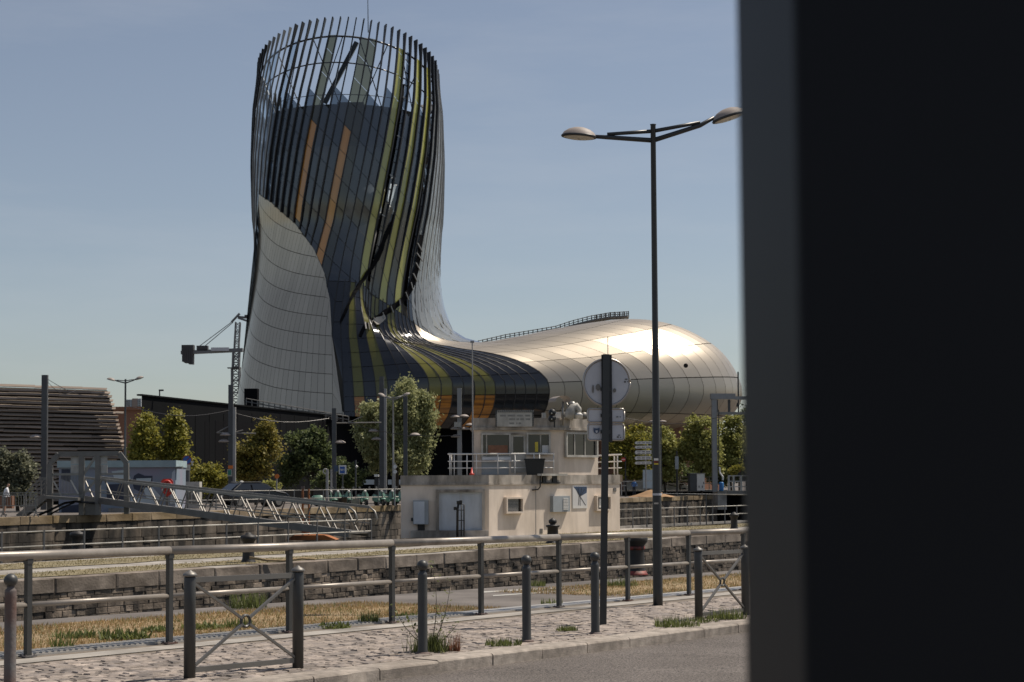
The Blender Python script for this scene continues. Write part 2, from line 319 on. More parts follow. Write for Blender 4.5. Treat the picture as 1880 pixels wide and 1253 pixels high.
# ================================================================== ground
GA, GB = .2775, -.015                       # pavement plane: z = GA + GB*Y
def gz(Y): return GA+GB*Y
P0 = G(905, 1201, GA, GB); TH = R_(52.5)
DV = Vector((math.cos(TH), math.sin(TH), 0)); NV = Vector((-math.sin(TH), math.cos(TH), 0))
def RV(u, v, dz=0.0):
    p = Vector((P0.x, P0.y, 0))+DV*u+NV*v; p.z = gz(p.y)+dz; return p
def uv(p): q = Vector((p[0]-P0.x, p[1]-P0.y, 0)); return q.dot(DV), q.dot(NV)
def strip(name, mat, u0, u1, v0, v1, dz, nu=2, kind='structure', label=None):
    mb = MB(); mb.quads([[RV(u0+(u1-u0)*i/nu, v, dz) for i in range(nu+1)] for v in (v0, v1)])
    o = mb.build(name, mat, origin=RV((u0+u1)/2, (v0+v1)/2)); o['kind'] = kind
    return o
strip('road', M['asphalt'], -70, 110, -60, .01, -.125)
strip('pavement', M['joint'], -60, 110, .3, 4.6, -.009)
strip('quay_apron', M['asphalt_old'], -60, 110, 4.5, 9.0, -.026)
LE = 9.0                                     # near edge of the lock
mb = MB(); mb.quads([[RV(-60, LE, -.025), RV(110, LE, -.025)], [RV(-60, LE+.02, -9), RV(110, LE+.02, -9)]])
near_wall = mb.build('lock_wall_near', M['coping'], origin=RV(0, LE, -9)); tag(near_wall, kind='structure')
ZI = -1.0; ZF = .1                            # island and far quay levels
I0 = G(60, 1066, ZI); I1 = G(1363, 980, ZI); ID = Vector((I1.x-I0.x, I1.y-I0.y, 0)).normalized(); IN = Vector((-ID.y, ID.x, 0))
def IV(u, v, z=0.0): p = Vector((I0.x, I0.y, 0))+ID*u+IN*v; p.z = ZI+z; return p
E0 = G(69, 1031, ZI); E1 = G(448, 1010, ZI); ED = (E1-E0).normalized()
def ipoly(z): return [(*p[:2], z) for p in isl]
isl = [IV(-30, .3), IV(90, .3), Vector((60, 150, 0)), Vector((8.5, 96.5, 0)), Vector((-5.5, 96, 0)), E1+ED*16.5, E0-ED*30]
mb = MB(); mb.prism([(p.x, p.y) for p in isl], -7, ZI-.01)
isle = mb.build('lock_island', M['concrete'], origin=(0, 70, -7)); tag(isle, kind='structure')
FA = G(0, 951, ZF); FB = G(736, 928, ZF); FD = Vector((FB.x-FA.x, FB.y-FA.y, 0)).normalized(); FN = Vector((-FD.y, FD.x, 0))
if FN.y < 0: FN = -FN
def FV(u, v, z=0.0): p = Vector((FA.x, FA.y, 0))+FD*u+FN*v; p.z = ZF+z; return p
mb = MB(); p = [FV(-400, .5), FV(110, .5), FV(400, .5) + Vector((900, -200, 0)), Vector((4500, 5500, ZF)), Vector((-4500, 5500, ZF)), Vector((-4500, 300, ZF))]
mb.add([(q.x, q.y, ZF-.01) for q in p], [tuple(range(6))])
far_ground = mb.build('far_quay_ground', M['asphalt_old'], origin=(0, 150, ZF)); tag(far_ground, kind='structure')
mb = MB(); mb.add([(-400, -200, -4.2), (400, -200, -4.2), (400, 400, -4.2), (-400, 400, -4.2)], [(0, 1, 2, 3)])
tag(mb.build('lock_water', M['water'], origin=(0, 60, -4.2)), kind='structure')

# ---- stone pieces: a rough block with chamfered face, local frame x along, y out, z up
def block(w_, h_, d_, ch=.02, seed=0):
    r = random.Random(seed); j = lambda a: r.uniform(-a, a)
    a, b = w_/2, h_/2; mb = MB()
    bk = [(-a, 0, -b), (a, 0, -b), (a, 0, b), (-a, 0, b)]
    md = [(x, d_-ch, z) for x, _, z in bk]
    fr = [((x)*(1-2*ch/w_)+j(ch*.6), d_+j(ch*.7), z*(1-2*ch/h_)+j(ch*.5)) for x, _, z in bk]
    vs = bk+md+fr; fs = [(8, 9, 10, 11)]
    for k in range(4):
        n = (k+1) % 4; fs += [(k, n, 4+n, 4+k), (4+k, 4+n, 8+n, 8+k)]
    mb.add(vs, fs); return mb
def stone_wall(parent, mat_s, mat_c, O, D, Nout, length, ztop, cop_h, cop_l, rows, rh, sl, vis, stone_name='stone', objs=290, over=.06):
    """courses of single stones hung on a vertical wall; Nout points to the viewer"""
    ang = math.atan2(D.y, D.x); flip = (Vector((-D.y, D.x, 0)).dot(Nout) < 0)
    meshes = []
    for i in range(10):
        m_ = block(1, 1, 1, .06, i)
        me = bpy.data.meshes.new(stone_name); me.from_pydata(m_.v, [], m_.f); me.materials.append(mat_s); meshes.append(me)
    mc = []
    for i in range(5):
        m_ = block(1, 1, 1, .03, 50+i); me = bpy.data.meshes.new('coping_stone'); me.from_pydata(m_.v, [], m_.f); me.materials.append(mat_c); mc.append(me)
    rot = ang+(math.pi if flip else 0)
    items = []
    u = 0.0
    while u < length:
        l = cop_l*random.uniform(.75, 1.25); c = O+D*(u+l/2); hh = cop_h*random.uniform(.95, 1.05)
        ob = bpy.data.objects.new('coping_stone', random.choice(mc)); COL.objects.link(ob); ob.parent = parent
        ob.location = Vector((c.x, c.y, ztop-cop_h/2+random.uniform(-.012, .012)))-Nout*.6-ORG[parent]; ob.rotation_euler = (0, 0, rot)
        ob.scale = (l-.025, .6+over+random.uniform(0, .03), hh); u += l
    z = ztop-cop_h
    for r in range(rows):
        h = rh*random.uniform(.8, 1.2)*(1 if r else .9); u = -random.uniform(0, sl)
        while u < length:
            l = sl*random.uniform(.55, 1.45); c = O+D*(u+l/2); zc = z-h/2
            items.append((c.x, c.y, zc, l-.02, random.uniform(.08, .135), h-.018)); u += l
        z -= h
    A = np.array([i[:3] for i in items]); px, py = project(A); dep = A[:, 1]
    inv = np.array([(-30 < x < 1400) and vis(x, y) for x, y in zip(px, py)])
    size = np.array([i[3]*i[5] for i in items])/dep**2*inv
    order = np.argsort(-size); rest = MB()
    for rank, k in enumerate(order):
        x, y, zc, l, d, h = items[k]
        if rank < objs and size[k] > 0:
            ob = bpy.data.objects.new(stone_name, random.choice(meshes)); COL.objects.link(ob); ob.parent = parent
            ob.location = Vector((x, y, zc))-Nout*.05-ORG[parent]; ob.rotation_euler = (0, 0, rot); ob.scale = (l, d, h)
        elif -400 < px[k] < 1700:
            Mx = Matrix.Translation(Vector((x, y, zc))-Nout*.05) @ Matrix.Rotation(rot, 4, 'Z') @ Matrix.Diagonal((l, d, h, 1))
            b_ = block(1, 1, 1, .06, int(k)); rest.add([Mx @ Vector(v) for v in b_.v], b_.f)
    if rest.v: tag(rest.build('small_stones', mat_s, parent), kind='stuff')
# wall of the island facing the near lock
L_ = 105
mb = MB(); mb.quads([[IV(-28, .33, -.05), IV(88, .33, -.05)], [IV(-28, .33, -6), IV(88, .33, -6)]])
iw = mb.build('lock_wall', M['mortar'], origin=IV(0, 0, -6)); tag(iw, 'old stone lock wall of the island below the cream lock house', 'wall')
stone_wall(iw, M['wallstone'], M['coping'], IV(-14, .3), ID, -IN, 86, ZI, .44, 2.1, 8, .21, .36, lambda x, y: True, objs=290)
# wall of the far quay
mb = MB(); mb.quads([[FV(-40, .52, -.05), FV(150, .52, -.05)], [FV(-40, .52, -6), FV(150, .52, -6)]])
fw = mb.build('quay_wall', M['mortar'], origin=FV(0, 0, -6)); tag(fw, 'dark mossy stone wall of the far quay under the gangway', 'wall')
stone_wall(fw, M['farstone'], M['farcop'], FV(-12, .5), FD, -FN, 112, ZF, .40, 1.9, 7, .42, .85, lambda x, y: x < 740 or 1130 < x < 1330, objs=290, over=.1)

# ================================================================== kerb, cobbles
kerb = thing('kerb', RV(0, 0, -.12)); tag(kerb, kind='structure')
joints = [569, 692, 803, 905, 998, 1083, 1163, 1237, 1304, 1369]
us = [uv(G(x, 1201+(905-x)*.118, GA, GB))[0] for x in joints]
st = float(np.mean(np.diff(us))); us = [us[0]-st*k for k in range(6, 0, -1)]+us+[us[-1]+st*k for k in range(1, 30)]
for a, b in zip(us[:-1], us[1:]):
    mb = MB(); j = [random.uniform(-.006, .006) for _ in range(4)]
    sec = [(0.0, -.20), (0.0, -.022), (.012, -.006), (.03, 0.0), (.355, .004), (.36, -.20)]
    n = 6; rows = []
    for i in range(n+1):
        uu = a+.006+(b-a-.012)*i/n
        w_ = [(.0, 0)]*6
        chip = 0
        if abs(a-us[6]) < .01 and i in (4, 5): chip = .05
        rows.append([RV(uu, v+j[0]+(chip if k in (1, 2, 3) else 0), z+j[1]-(chip*.8 if k in (2, 3) else 0)) for k, (v, z) in enumerate(sec)])
    mb.quads(rows); mb.add(rows[0], [tuple(range(6))]); mb.add(rows[-1], [tuple(range(5, -1, -1))])
    o = mb.build('kerb_stone', M['kerb'], kerb)
pav = [o for o in COL.objects if o.name == 'pavement'][0]
cm = []
for i in range(10):
    r = random.Random(i); m_ = MB(); j = lambda a: r.uniform(-a, a)
    b0 = [(-.5, -.5, -1), (.5, -.5, -1), (.5, .5, -1), (-.5, .5, -1)]
    b1 = [(x*.99, y*.98, -.25+j(.12)) for x, y, _ in b0]; b2 = [(x*.86+j(.04), y*.82+j(.05), j(.16)) for x, y, _ in b0]
    fs = [(8, 9, 10, 11)]
    for k in range(4):
        n = (k+1) % 4; fs += [(k, n, 4+n, 4+k), (4+k, 4+n, 8+n, 8+k)]
    m_.add(b0+b1+b2, fs); me = bpy.data.meshes.new('cobble'); me.from_pydata(m_.v, [], m_.f); me.materials.append(M['cobble']); cm.append((me, m_))
items = []
v = .40
while v < 3.25:
    wv = random.uniform(.09, .13); u = -8-random.random()*.3
    while u < 21:
        l = random.uniform(.12, .26)
        items.append((u+l/2, v+wv/2, l-.02, wv-.016, random.uniform(-.006, .005))); u += l
    v += wv
A = np.array([tuple(RV(i[0], i[1])) for i in items]); px, py = project(A)
sz = np.array([i[2]*i[3] for i in items])/A[:, 1]**3*((px > -10) & (px < 1372) & (py < 1262))
order = np.argsort(-sz); rest = MB()
for rank, k in enumerate(order):
    u, v, l, wv, dz = items[k]; p = RV(u, v, dz); tilt = (random.uniform(-.035, .035), random.uniform(-.035, .035))
    if rank < 290:
        ob = bpy.data.objects.new('cobble', random.choice(cm)[0]); COL.objects.link(ob); ob.parent = pav
        ob.location = p-ORG[pav]; ob.rotation_euler = (tilt[0], tilt[1], TH+random.uniform(-.04, .04)); ob.scale = (l, wv, .03)
    elif px[k] > -200 and px[k] < 1600:
        Mx = Matrix.Translation(p) @ Matrix.Rotation(TH+random.uniform(-.04, .04), 4, 'Z') @ Matrix.Rotation(tilt[0], 4, 'X') @ Matrix.Rotation(tilt[1], 4, 'Y') @ Matrix.Diagonal((l, wv, .03, 1))
        m_ = random.choice(cm)[1]; rest.add([Mx @ Vector(q) for q in m_.v], m_.f)
tag(rest.build('small_cobbles', M['cobble'], pav), kind='stuff')
# flat edging strip and the ribbed channel cover behind the railing
RF = [(50.7, 1206.5), (314, 1181.7), (532, 1161), (722, 1144), (885.5, 1128), (1027.6, 1113.5), (1152.7, 1104), (1265, 1092.8)]
feet = [G(x, y, GA, GB) for x, y in RF]
f0, f1 = feet[0], feet[-1]; RD = (f1-f0)/7
posts = [f0+RD*k for k in range(-1, 18)]
def RL(k, off, dz=0.0):
    p = f0+RD*k; n = Vector((-RD.y, RD.x, 0)).normalized(); p = p+n*off; p.z = gz(p.y)+dz; return p
mb = MB(); mb.quads([[RL(-4, -.55, .0), RL(13, -.55, .0)], [RL(-4, -.13, .0), RL(13, -.13, .0)]])
o = mb.build('edging_strip', M['concrete'], pav)
ch = thing('drain_channel', RL(3, .3), 'long ribbed steel drain cover running behind the near railing', 'drain cover')
for k in range(-3, 22):
    a, b = k*.5+.008, k*.5+.492; mb = MB()
    mb.slab([RL(a, .10, -.01), RL(b, .10, -.01), RL(b, .58, -.01), RL(a, .58, -.01)], (0, 0, .022))
    if k < 8:
        for q in range(12):
            t = a+(b-a)*(q+.25)/12; t2 = a+(b-a)*(q+.75)/12
            mb.slab([RL(t, .115, .0125), RL(t2, .115, .0125), RL(t2, .565, .0125), RL(t, .565, .0125)], (0, 0, .012))
    mb.build('cover_plate', M['grate'], ch)
# white painted lines and pale cover on the apron
for (pts) in ([(880, 1089), (1040, 1080), (1040, 1078), (880, 1086)], [(905, 1095), (1065, 1084), (1065, 1082.6), (905, 1093)]):
    mb = MB(); mb.add([G(x, y, GA-.021, GB) for x, y in pts], [(0, 1, 2, 3)]); tag(mb.build('painted_line', M['white_dirty']), kind='structure')

# ---- grass helpers
def blades(pts, h, wd, tints, lean=.5, seg=1):
    n = len(pts); P = np.asarray(pts, float); a = rng.uniform(0, 6.283, n); H = h*rng.uniform(.4, 1.3, n); ln = rng.uniform(0, lean, n)
    dx, dy = np.cos(a), np.sin(a); ws = wd*rng.uniform(.6, 1.4, n)
    tip = P+np.stack([dx*H*ln, dy*H*ln, H*np.sqrt(np.clip(1-ln**2*.6, .1, 1))], 1)
    s_ = np.stack([-dy*ws, dx*ws, 0*ws], 1); V = np.stack([P-s_, P+s_, tip], 1).reshape(-1, 3)
    F = np.arange(3*n).reshape(n, 3); mb = MB(); mb.v = [tuple(x) for x in V.tolist()]; mb.f = [tuple(x) for x in F.tolist()]; mb.m = [0]*n
    return mb, np.asarray(tints)
def patch_noise(x, y, s): return (np.sin(x*1.7*s+1.3)*np.cos(y*1.3*s-.7)+np.sin(x*.6*s-y*.9*s+2.1)+np.sin(x*3.1*s+y*2.3*s)*.5)/2.5
def grass_region(name, mat, n, fpos, h, wd, lean=.6):
    u = rng.uniform(0, 1, (n, 2)); pts = np.array([fpos(a, b) for a, b in u]); pn = patch_noise(pts[:, 0], pts[:, 1], 1.3)
    keep = rng.uniform(-1, 1, n) < pn+.75; pts = pts[keep]; pn = pn[keep]
    t = np.clip(rng.uniform(0, 1, len(pts))*.65+.22*(pn+1), 0, 1)
    mb, tt = blades(pts, h, wd, t, lean); o = mb.build(name, mat, origin=tuple(pts.mean(0)), tint=tt); return tag(o, kind='stuff')
def edge_u(u): return 4.75+.28*math.sin(u*1.3)+.2*math.sin(u*3.1+1)
def straw_mat_strip(name, u0, u1, va, vb):
    mb = MB(); n = 40; rows = []
    for i in range(n+1):
        u = u0+(u1-u0)*i/n; e = math.sin(math.pi*i/n)**.25
        c = (va(u)+vb(u))/2; rows.append([RV(u, c+(va(u)-c)*e, -.02), RV(u, c, -.004), RV(u, c+(vb(u)-c)*e, -.02)])
    mb.quads(rows); tag(mb.build(name, M['straw'], origin=RV((u0+u1)/2, 6)), kind='structure')
vb1 = lambda u: 7.7+.25*math.sin(u*.9)+.3*math.sin(u*2.7)
straw_mat_strip('dry_grass_ground', -9, 6.2, edge_u, vb1)
straw_mat_strip('dry_grass_ground', 10.2, 30, edge_u, vb1)
def fr(u0, u1): return lambda a, b: tuple(RV(u0+(u1-u0)*a, 4.7+(7.9-4.7)*b, -.02))
g1 = grass_region('dry_grass', M['grass'], 42000, fr(-6.5, 6.4), .05, .006, 1.15); g1['label'] = 'straw coloured dry grass behind the railing on the left'; g1['category'] = 'grass'
g2 = grass_region('dry_grass', M['grass'], 30000, fr(10.0, 26), .05, .007, 1.15); g2['label'] = 'dry orange grass behind the lamp post near the mooring bollard'; g2['category'] = 'grass'
for a_, b_, lb_ in ((-6.5, 6.2, 'thin green shoots mixed in the dry grass on the left'), (10.2, 26, 'thin green shoots mixed in the dry grass on the right')):
    g3 = grass_region('green_shoots', M['weed'], 5200, fr(a_, b_), .06, .007, .9); g3['label'] = lb_; g3['category'] = 'grass'
def weed_clump(px, py, n, rad, h, wd=.009, mat='weed', plane=(GA, GB), name='weed_tuft', label=None, broad=False):
    c = G(px, py, *plane); a = rng.uniform(0, 6.283, n); r = rad*np.sqrt(rng.uniform(0, 1, n))
    pts = np.stack([c.x+np.cos(a)*r, c.y+np.sin(a)*r, np.full(n, c.z-.01)], 1)
    mb, t = blades(pts, h*(.75 if broad else 1), wd*(2.6 if broad else 1), rng.uniform(0, 1, n), 1.15 if broad else .75)
    o = mb.build(name, M[mat], tint=t, origin=tuple(c)); return tag(o, label, 'weed', 'weeds in the pavement and verge')
wl = [(150, 1168, 150, .35, .12, True, 'low green weed at the left end of the dry verge'), (228, 1172, 190, .3, .16, True, 'broad-leaved weed in the verge left of the first cross barrier'),
 (290, 1158, 150, .2, .11, True, 'flat weed rosette beside the second railing post'), (375, 1152, 160, .3, .12, True, 'weed just behind the left cross barrier'),
 (455, 1115, 240, .3, .28, False, 'tall grass tuft seen through the left cross barrier'), (615, 1152, 130, .22, .12, True, 'weed on the drain cover between second and third railing posts'),
 (677, 1144, 170, .15, .17, False, 'grass tuft at the foot of the railing left of the leafy bollard'), (925, 1184, 260, .22, .08, False, 'grass growing along the kerb left of the second ball bollard'),
 (1245, 1150, 260, .3, .13, False, 'green grass tuft on the kerb left of the right cross barrier'), (1330, 1136, 240, .3, .15, False, 'green grass tuft on the kerb under the right cross barrier'),
 (1290, 1142, 120, .2, .09, False, 'small tuft at the foot of the right cross barrier post'), (1012, 1109, 90, .18, .1, False, 'yellowish weed beside the railing in front of the red mooring bollard'),
 (985, 1075, 150, .2, .12, False, 'sparse weeds in the asphalt beyond the railing'), (440, 1150, 150, .2, .12, False, 'grass at the drain cover inside the left cross barrier'),
 (112, 1190, 60, .14, .22, False, 'thin flowering weed beside the first railing post'), (1140, 1075, 170, .35, .16, False, 'green tuft in the dry grass behind the sign pole'),
 (1040, 1158, 200, .14, .07, False, 'low grass line on the kerb right of the sign pole'), (740, 1133, 110, .2, .1, True, 'weed by the channel right of the fourth railing post')]
for x, y, n, r, h, br, lb in wl: weed_clump(x, y, n, r, h, broad=br, label=lb)
# leafy sapling at the bollard
def sapling():
    b = G(790, 1196, GA, GB); t = thing('leafy_plant', b, 'young leafy plant growing round the ball bollard', 'plant')
    mb = MB(); lf = []; 
    for (dx, hh, cx) in ((.02, .95, .06), (.22, .78, .05), (-.38, .52, -.08), (.12, .42, .05), (-.12, .3, 0), (.3, .3, .02), (-.2, .36, -.05)):
        pts = [b+Vector((dx*s+cx*math.sin(s*3), -.05*s, hh*s)) for s in np.linspace(0, 1, 7)]; mb.poly(pts, [.006*(1-.7*i/6) for i in range(7)], 5)
        for q in pts[2:]:
            for _ in range(5): lf.append(q+Vector((random.uniform(-.05, .05), random.uniform(-.05, .05), random.uniform(-.05, .05))))
    mb.build('stem', M['bark'], t); lm = MB(); tt = []
    for q in lf:
        d = Vector((random.uniform(-1, 1), random.uniform(-1, 1), random.uniform(-.3, .7))).normalized()*random.uniform(.03, .07); s_ = d.cross(Vector((0, 0, 1))).normalized()*d.length*.28
        lm.add([q, q+d*.5+s_, q+d, q+d*.5-s_], [(0, 1, 2, 3)]); tt.append(random.random())
    lm.build('leaves', M['weed'], t, tint=tt)
    pts = np.array([[b.x+random.gauss(0, .09), b.y+random.gauss(0, .07), b.z-.01] for _ in range(560)])
    g, tn = blades(pts, .2, .006, rng.uniform(0, 1, 560), .7); g.build('grass_tuft', M['weed'], t, tint=tn)
sapling()
weed_clump(833, 1195, 90, .07, .2, .005, 'weed_red', label='reddish dry weed on the kerb right of the leafy plant')
# ================================================================== near street furniture
rl = thing('railing', f0, 'long grey two-rail steel railing along the pavement edge', 'railing')
HR = 1.09
for k, p in enumerate(posts):
    mb = MB(); p = Vector((p.x, p.y, gz(p.y)))
    d = RD.normalized(); n = Vector((-d.y, d.x, 0))
    mb.bar(p-Vector((0, 0, .05)), p+Vector((0, 0, HR-.03)), .062, .062, d)
    mb.build('post', M['steel_grey'], rl)
    mb = MB(); mb.box(p+Vector((0, 0, .008)), (.15, .13, .016), TH); bp_ = mb.build('base_plate', M['rust'], rl)
    for a_, b_ in ((.055, .045), (-.055, .045), (.055, -.045), (-.055, -.045)):
        q_ = p+d*a_+n*b_; mb = MB(); mb.lathe((q_.x, q_.y, q_.z+.015), [(.011, 0), (.011, .012), (.002, .014)], 6); mb.build('bolt', M['rust'], bp_)
    mb = MB(); mb.bar(p+Vector((0, 0, HR-.09)), p+Vector((0, 0, HR-.028)), .075, .075, d); mb.build('saddle', M['steel_grey'], rl)
for k in range(len(posts)-1):
    a, b = posts[k], posts[k+1]; mb = MB(); mb.tube((a.x, a.y, gz(a.y)+.56), (b.x, b.y, gz(b.y)+.56), .03, n=12); mb.build('lower_rail', M['rail_top'], rl, smooth=True)
for k in range(0, len(posts)-1, 2):
    a, b = posts[k], posts[min(k+2, len(posts)-1)]
    mb = MB(); e = RD*.0035; mb.tube((a.x+e.x, a.y+e.y, gz(a.y)+HR), (b.x-e.x, b.y-e.y, gz(b.y)+HR), .052, n=16); mb.build('handrail', M['rail_top'], rl, smooth=True)
def ball_bollard(px, ytop, yfoot, label, mat):
    p = G(px, yfoot, GA, GB); h = 1.02; t = thing('ball_bollard', p, label, 'bollard', 'ball bollards along the kerb')
    mb = MB(); mb.lathe(p, [(.058, -.05), (.058, .03), (.053, .05), (.052, h-.17), (.05, h-.15), (.034, h-.135), (.034, h-.115)], 18); mb.build('post', mat, t, smooth=True)
    mb = MB(); mb.lathe(p, [(.085, -.01), (.083, .012), (.06, .022)], 16); mb.build('base_ring', M['rust'], t, smooth=True)
    mb = MB(); mb.lathe(p+Vector((0, 0, h-.065)), [(.062*math.sin(a), -.062*math.cos(a)) for a in np.linspace(0.05, math.pi-.05, 11)], 18); mb.build('ball', M['steel_grey'], t, smooth=True)
ball_bollard(18, 1060, 1262, 'ball bollard with rusty post at the left edge of the picture', M['rust'])
ball_bollard(776, 1031, 1201, 'grey ball bollard with the leafy plant at its foot', M['steel_grey'])
ball_bollard(967, 1022, 1178, 'grey ball bollard standing alone between leafy plant and sign pole', M['steel_grey'])
ball_bollard(1093, 1017, 1164, 'grey ball bollard just left of the round sign pole', M['steel_grey'])
def cross_barrier(pa, pb, label):
    a = G(*pa, GA, GB); b = G(*pb, GA, GB); t = thing('cross_barrier', (a+b)/2, label, 'barrier', 'cross barriers along the kerb')
    for p in (a, b):
        mb = MB(); mb.lathe(p, [(.056, -.06), (.056, .94), (.05, .955)], 16); o = mb.build('post', M['steel_grey'], t, smooth=True)
        mb = MB(); mb.lathe(p, [(.068, .955), (.068, .972), (.05, .99), (.02, 1.005), (.012, 1.015)], 16); mb.build('cap', M['galv_dark'], t, smooth=True)
    d = (b-a).normalized(); i = d*.05
    up = lambda p, z: Vector((p.x, p.y, p.z+z))
    for z0, nm in ((.92, 'top_bar'), (.075, 'bottom_bar')):
        mb = MB(); mb.bar(up(a, z0)+i, up(b, z0)-i, .022, .05); mb.build(nm, M['galv_dark'], t)
    c = (up(a, .5)+up(b, .5))/2; n = Vector((-d.y, d.x, 0))
    for (p, z) in ((a, .885), (b, .885), (a, .11), (b, .11)):
        e = up(p, z)+(i if p is a else -i); v = (e-c).normalized(); mb = MB(); mb.bar(c+v*.055, e, .022, .034, n); mb.build('diagonal', M['galv_dark'], t)
    mb = MB(); pts = [c+(d*math.cos(q)+Vector((0, 0, 1))*math.sin(q))*.055 for q in np.linspace(0, 2*math.pi, 17)]
    mb.poly(pts, .015, 6); mb.build('ring', M['steel_grey'], t)
cross_barrier((348, 1246), (547, 1226), 'grey cross-braced pedestrian barrier at lower left')
c0 = G(1283, 1139, GA, GB); u0, v0 = uv(c0); c1 = RV(u0+1.3, v0)
px1 = project(np.array([tuple(c1)]))
cross_barrier((1283, 1139), (float(px1[0][0]), float(px1[1][0])), 'grey cross-braced barrier at right beside the black pillar')
# ---- round sign seen from behind
sp = G(1107, 1146, GA, GB); t = thing('traffic_sign', sp, 'round traffic sign seen from behind with two plates on dark pole', 'sign')
SPW = Wall((sp.x, sp.y), (1, .1))
ptop = SPW.px(1113, 651)
mb = MB(); mb.bar(sp-Vector((0, 0, .05)), ptop, .06, .092, (1, 0, 0)); mb.build('pole', M['lamp_dark'], t)
mb = MB(); SPW.box(mb, 1105, 651.5, 1124, 812, -.025, -.01); mb.build('mounting_rail', M['black'], t)
nb = -SPW.n
c = SPW.px(1115, 702, -.05); rad = (SPW.at(1159, 702)[0]-SPW.at(1071, 702)[0])/2
dsc = MB(); dsc.disc(c, nb, rad*.97, .012, 40); disc = dsc.build('disc', M['sign_back'], t)
mb = MB(); a_ = SPW.d; pts = [c+(a_*math.cos(q)+Vector((0, 0, 1))*math.sin(q))*rad*.97 for q in np.linspace(0, 2*math.pi, 49)]
mb.poly(pts, .017, 6); mb.build('rim', M['sign_rim'], disc, smooth=True)
def plate(x0, y0, x1, y1, r):
    t0, z1 = SPW.at(x0, y0); t1, z0 = SPW.at(x1, y1); r_ = r; pts = []
    for cx, cz, a0 in ((t1-r_, z1-r_, 0), (t0+r_, z1-r_, 90), (t0+r_, z0+r_, 180), (t1-r_, z0+r_, 270)):
        pts += [SPW.pt(cx+r_*math.cos(R_(a0+k*18)), cz+r_*math.sin(R_(a0+k*18)), -.04) for k in range(6)]
    mb = MB(); mb.slab(pts, nb*.01); pl = mb.build('plate', M['sign_back'], t)
    mb = MB(); mb.poly(pts+[pts[0]], .013, 6); mb.build('plate_rim', M['sign_rim'], pl, smooth=True); return pl
plate(1080, 751, 1147, 775, .035); p2 = plate(1080, 779, 1147, 808, .035)
def flat(parent, wall, pxs, o, mat, name):
    mb = MB(); mb.slab([wall.px(x, y, o) for x, y in pxs], wall.n*.002); return mb.build(name, mat, parent)
# stickers and marks on the backs
fx = lambda x, y: (1070+x/6.96, 640+y/6.96)
flat(p2, SPW, [fx(*q) for q in ((142, 1008), (152, 1022), (200, 1022), (216, 1010), (218, 1050), (205, 1080), (178, 1090), (150, 1078), (140, 1045))], -.028, M['poster_blue'], 'animal_head_sticker')
flat(p2, SPW, [fx(*q) for q in ((165, 1048), (195, 1048), (190, 1078), (172, 1080))], -.0255, M['sign_back'], 'sticker_muzzle')
for (x, y, wd, hh, par) in ((560, 392, 34, 12, disc), (545, 425, 18, 22, disc), (580, 422, 12, 12, disc), (445, 875, 26, 12, p2), (482, 874, 12, 12, p2), (468, 1108, 30, 10, p2), (452, 1132, 26, 16, p2), (486, 1136, 12, 12, p2)):
    flat(par, SPW, [fx(x-wd/2, y-hh/2), fx(x+wd/2, y-hh/2), fx(x+wd/2, y+hh/2), fx(x-wd/2, y+hh/2)], -.0375 if par is disc else -.028, M['steel_grey'], 'printed_mark')
for (x, y, wd, hh) in ((136, 515, 26, 110), (200, 495, 60, 90), (412, 535, 40, 55)):
    flat(disc, SPW, [fx(x+wd/2*math.cos(q), y+hh/2*math.sin(q)) for q in np.linspace(0, 6.0, 10)], -.0375, M['galv_dark'], 'faded_stain')
for y in (715, 763, 793):
    mb = MB(); SPW.box(mb, 1103, y-3, 1121, y+3, -.035, .0); mb.build('clamp', M['lamp_dark'], t)
# ---- near street lamp with two arms
def street_lamp(base, top, armL, armR, rb, rt, hs_, label, grp, dark, arm_dy=0.0):
    t = thing('street_lamp', base, label, 'street lamp', grp)
    mb = MB(); mb.lathe(base, [(rb*1.0, -.05), (rb, .2), (rb*.95, 1.2), (rt*1.15, (top.z-base.z)*.6), (rt, top.z-base.z), (rt*1.25, top.z-base.z+.02)], 14)
    V = [(x+(top.x-base.x)*(z-base.z)/(top.z-base.z), y, z) for x, y, z in mb.v]; mb.v = V
    mb.build('pole', dark, t, smooth=True)
    for e, dz in (armL, armR):
        e = Vector(e); j = top+Vector((0, 0, -.24*hs_)); j2 = top+Vector((0, 0, -.09*hs_)); mid = j.lerp(e, .62); s = 1 if e.x > top.x else -1
        mb = MB(); mb.poly([j, mid, e-Vector((s*.24*hs_, 0, .02*hs_))], [.04*hs_, .036*hs_, .03*hs_], 8); mb.poly([j2, mid+Vector((0, 0, .05*hs_))], [.032*hs_, .028*hs_], 8); mb.build('arm', dark, t, smooth=True)
        # flattened dome head
        ax = (e-j).normalized(); hd = MB(); n = 20
        side = Vector((0, 1, 0)); upv = ax.cross(side); upv = upv if upv.z > 0 else -upv
        for (pr, nm, mt) in (([(0.02, .125), (.09, .118), (.17, .09), (.235, .045), (.262, .0)], 'shade', M['lamp_shell']), ([(.262, 0), (.275, -.01), (.27, -.03), (.24, -.038)], 'housing', dark), ([(.24, -.034), (.18, -.05), (.02, -.055)], 'lens', M['lamp_lens'])):
            hd = MB(); rows = []
            for r, h in pr:
                rows.append([e+(ax*math.cos(q)*1.05+side*math.sin(q)*.75)*r*hs_+upv*h*hs_*1.05 for q in np.linspace(0, 2*math.pi, n+1)])
            hd.quads(rows); hd.build(nm, mt, t, smooth=True)
    return t
lb = G(1208, 1112, GA, GB); LW = Wall((lb.x, lb.y), (1, 0))
ltop = LW.px(1199, 231)
lampn = street_lamp(lb, ltop, (LW.px(1063, 249), 0), (LW.px(1338, 214), 0), .078, .042, 1.0, 'tall dark street lamp with two arms on the near pavement', None, M['lamp_dark'])
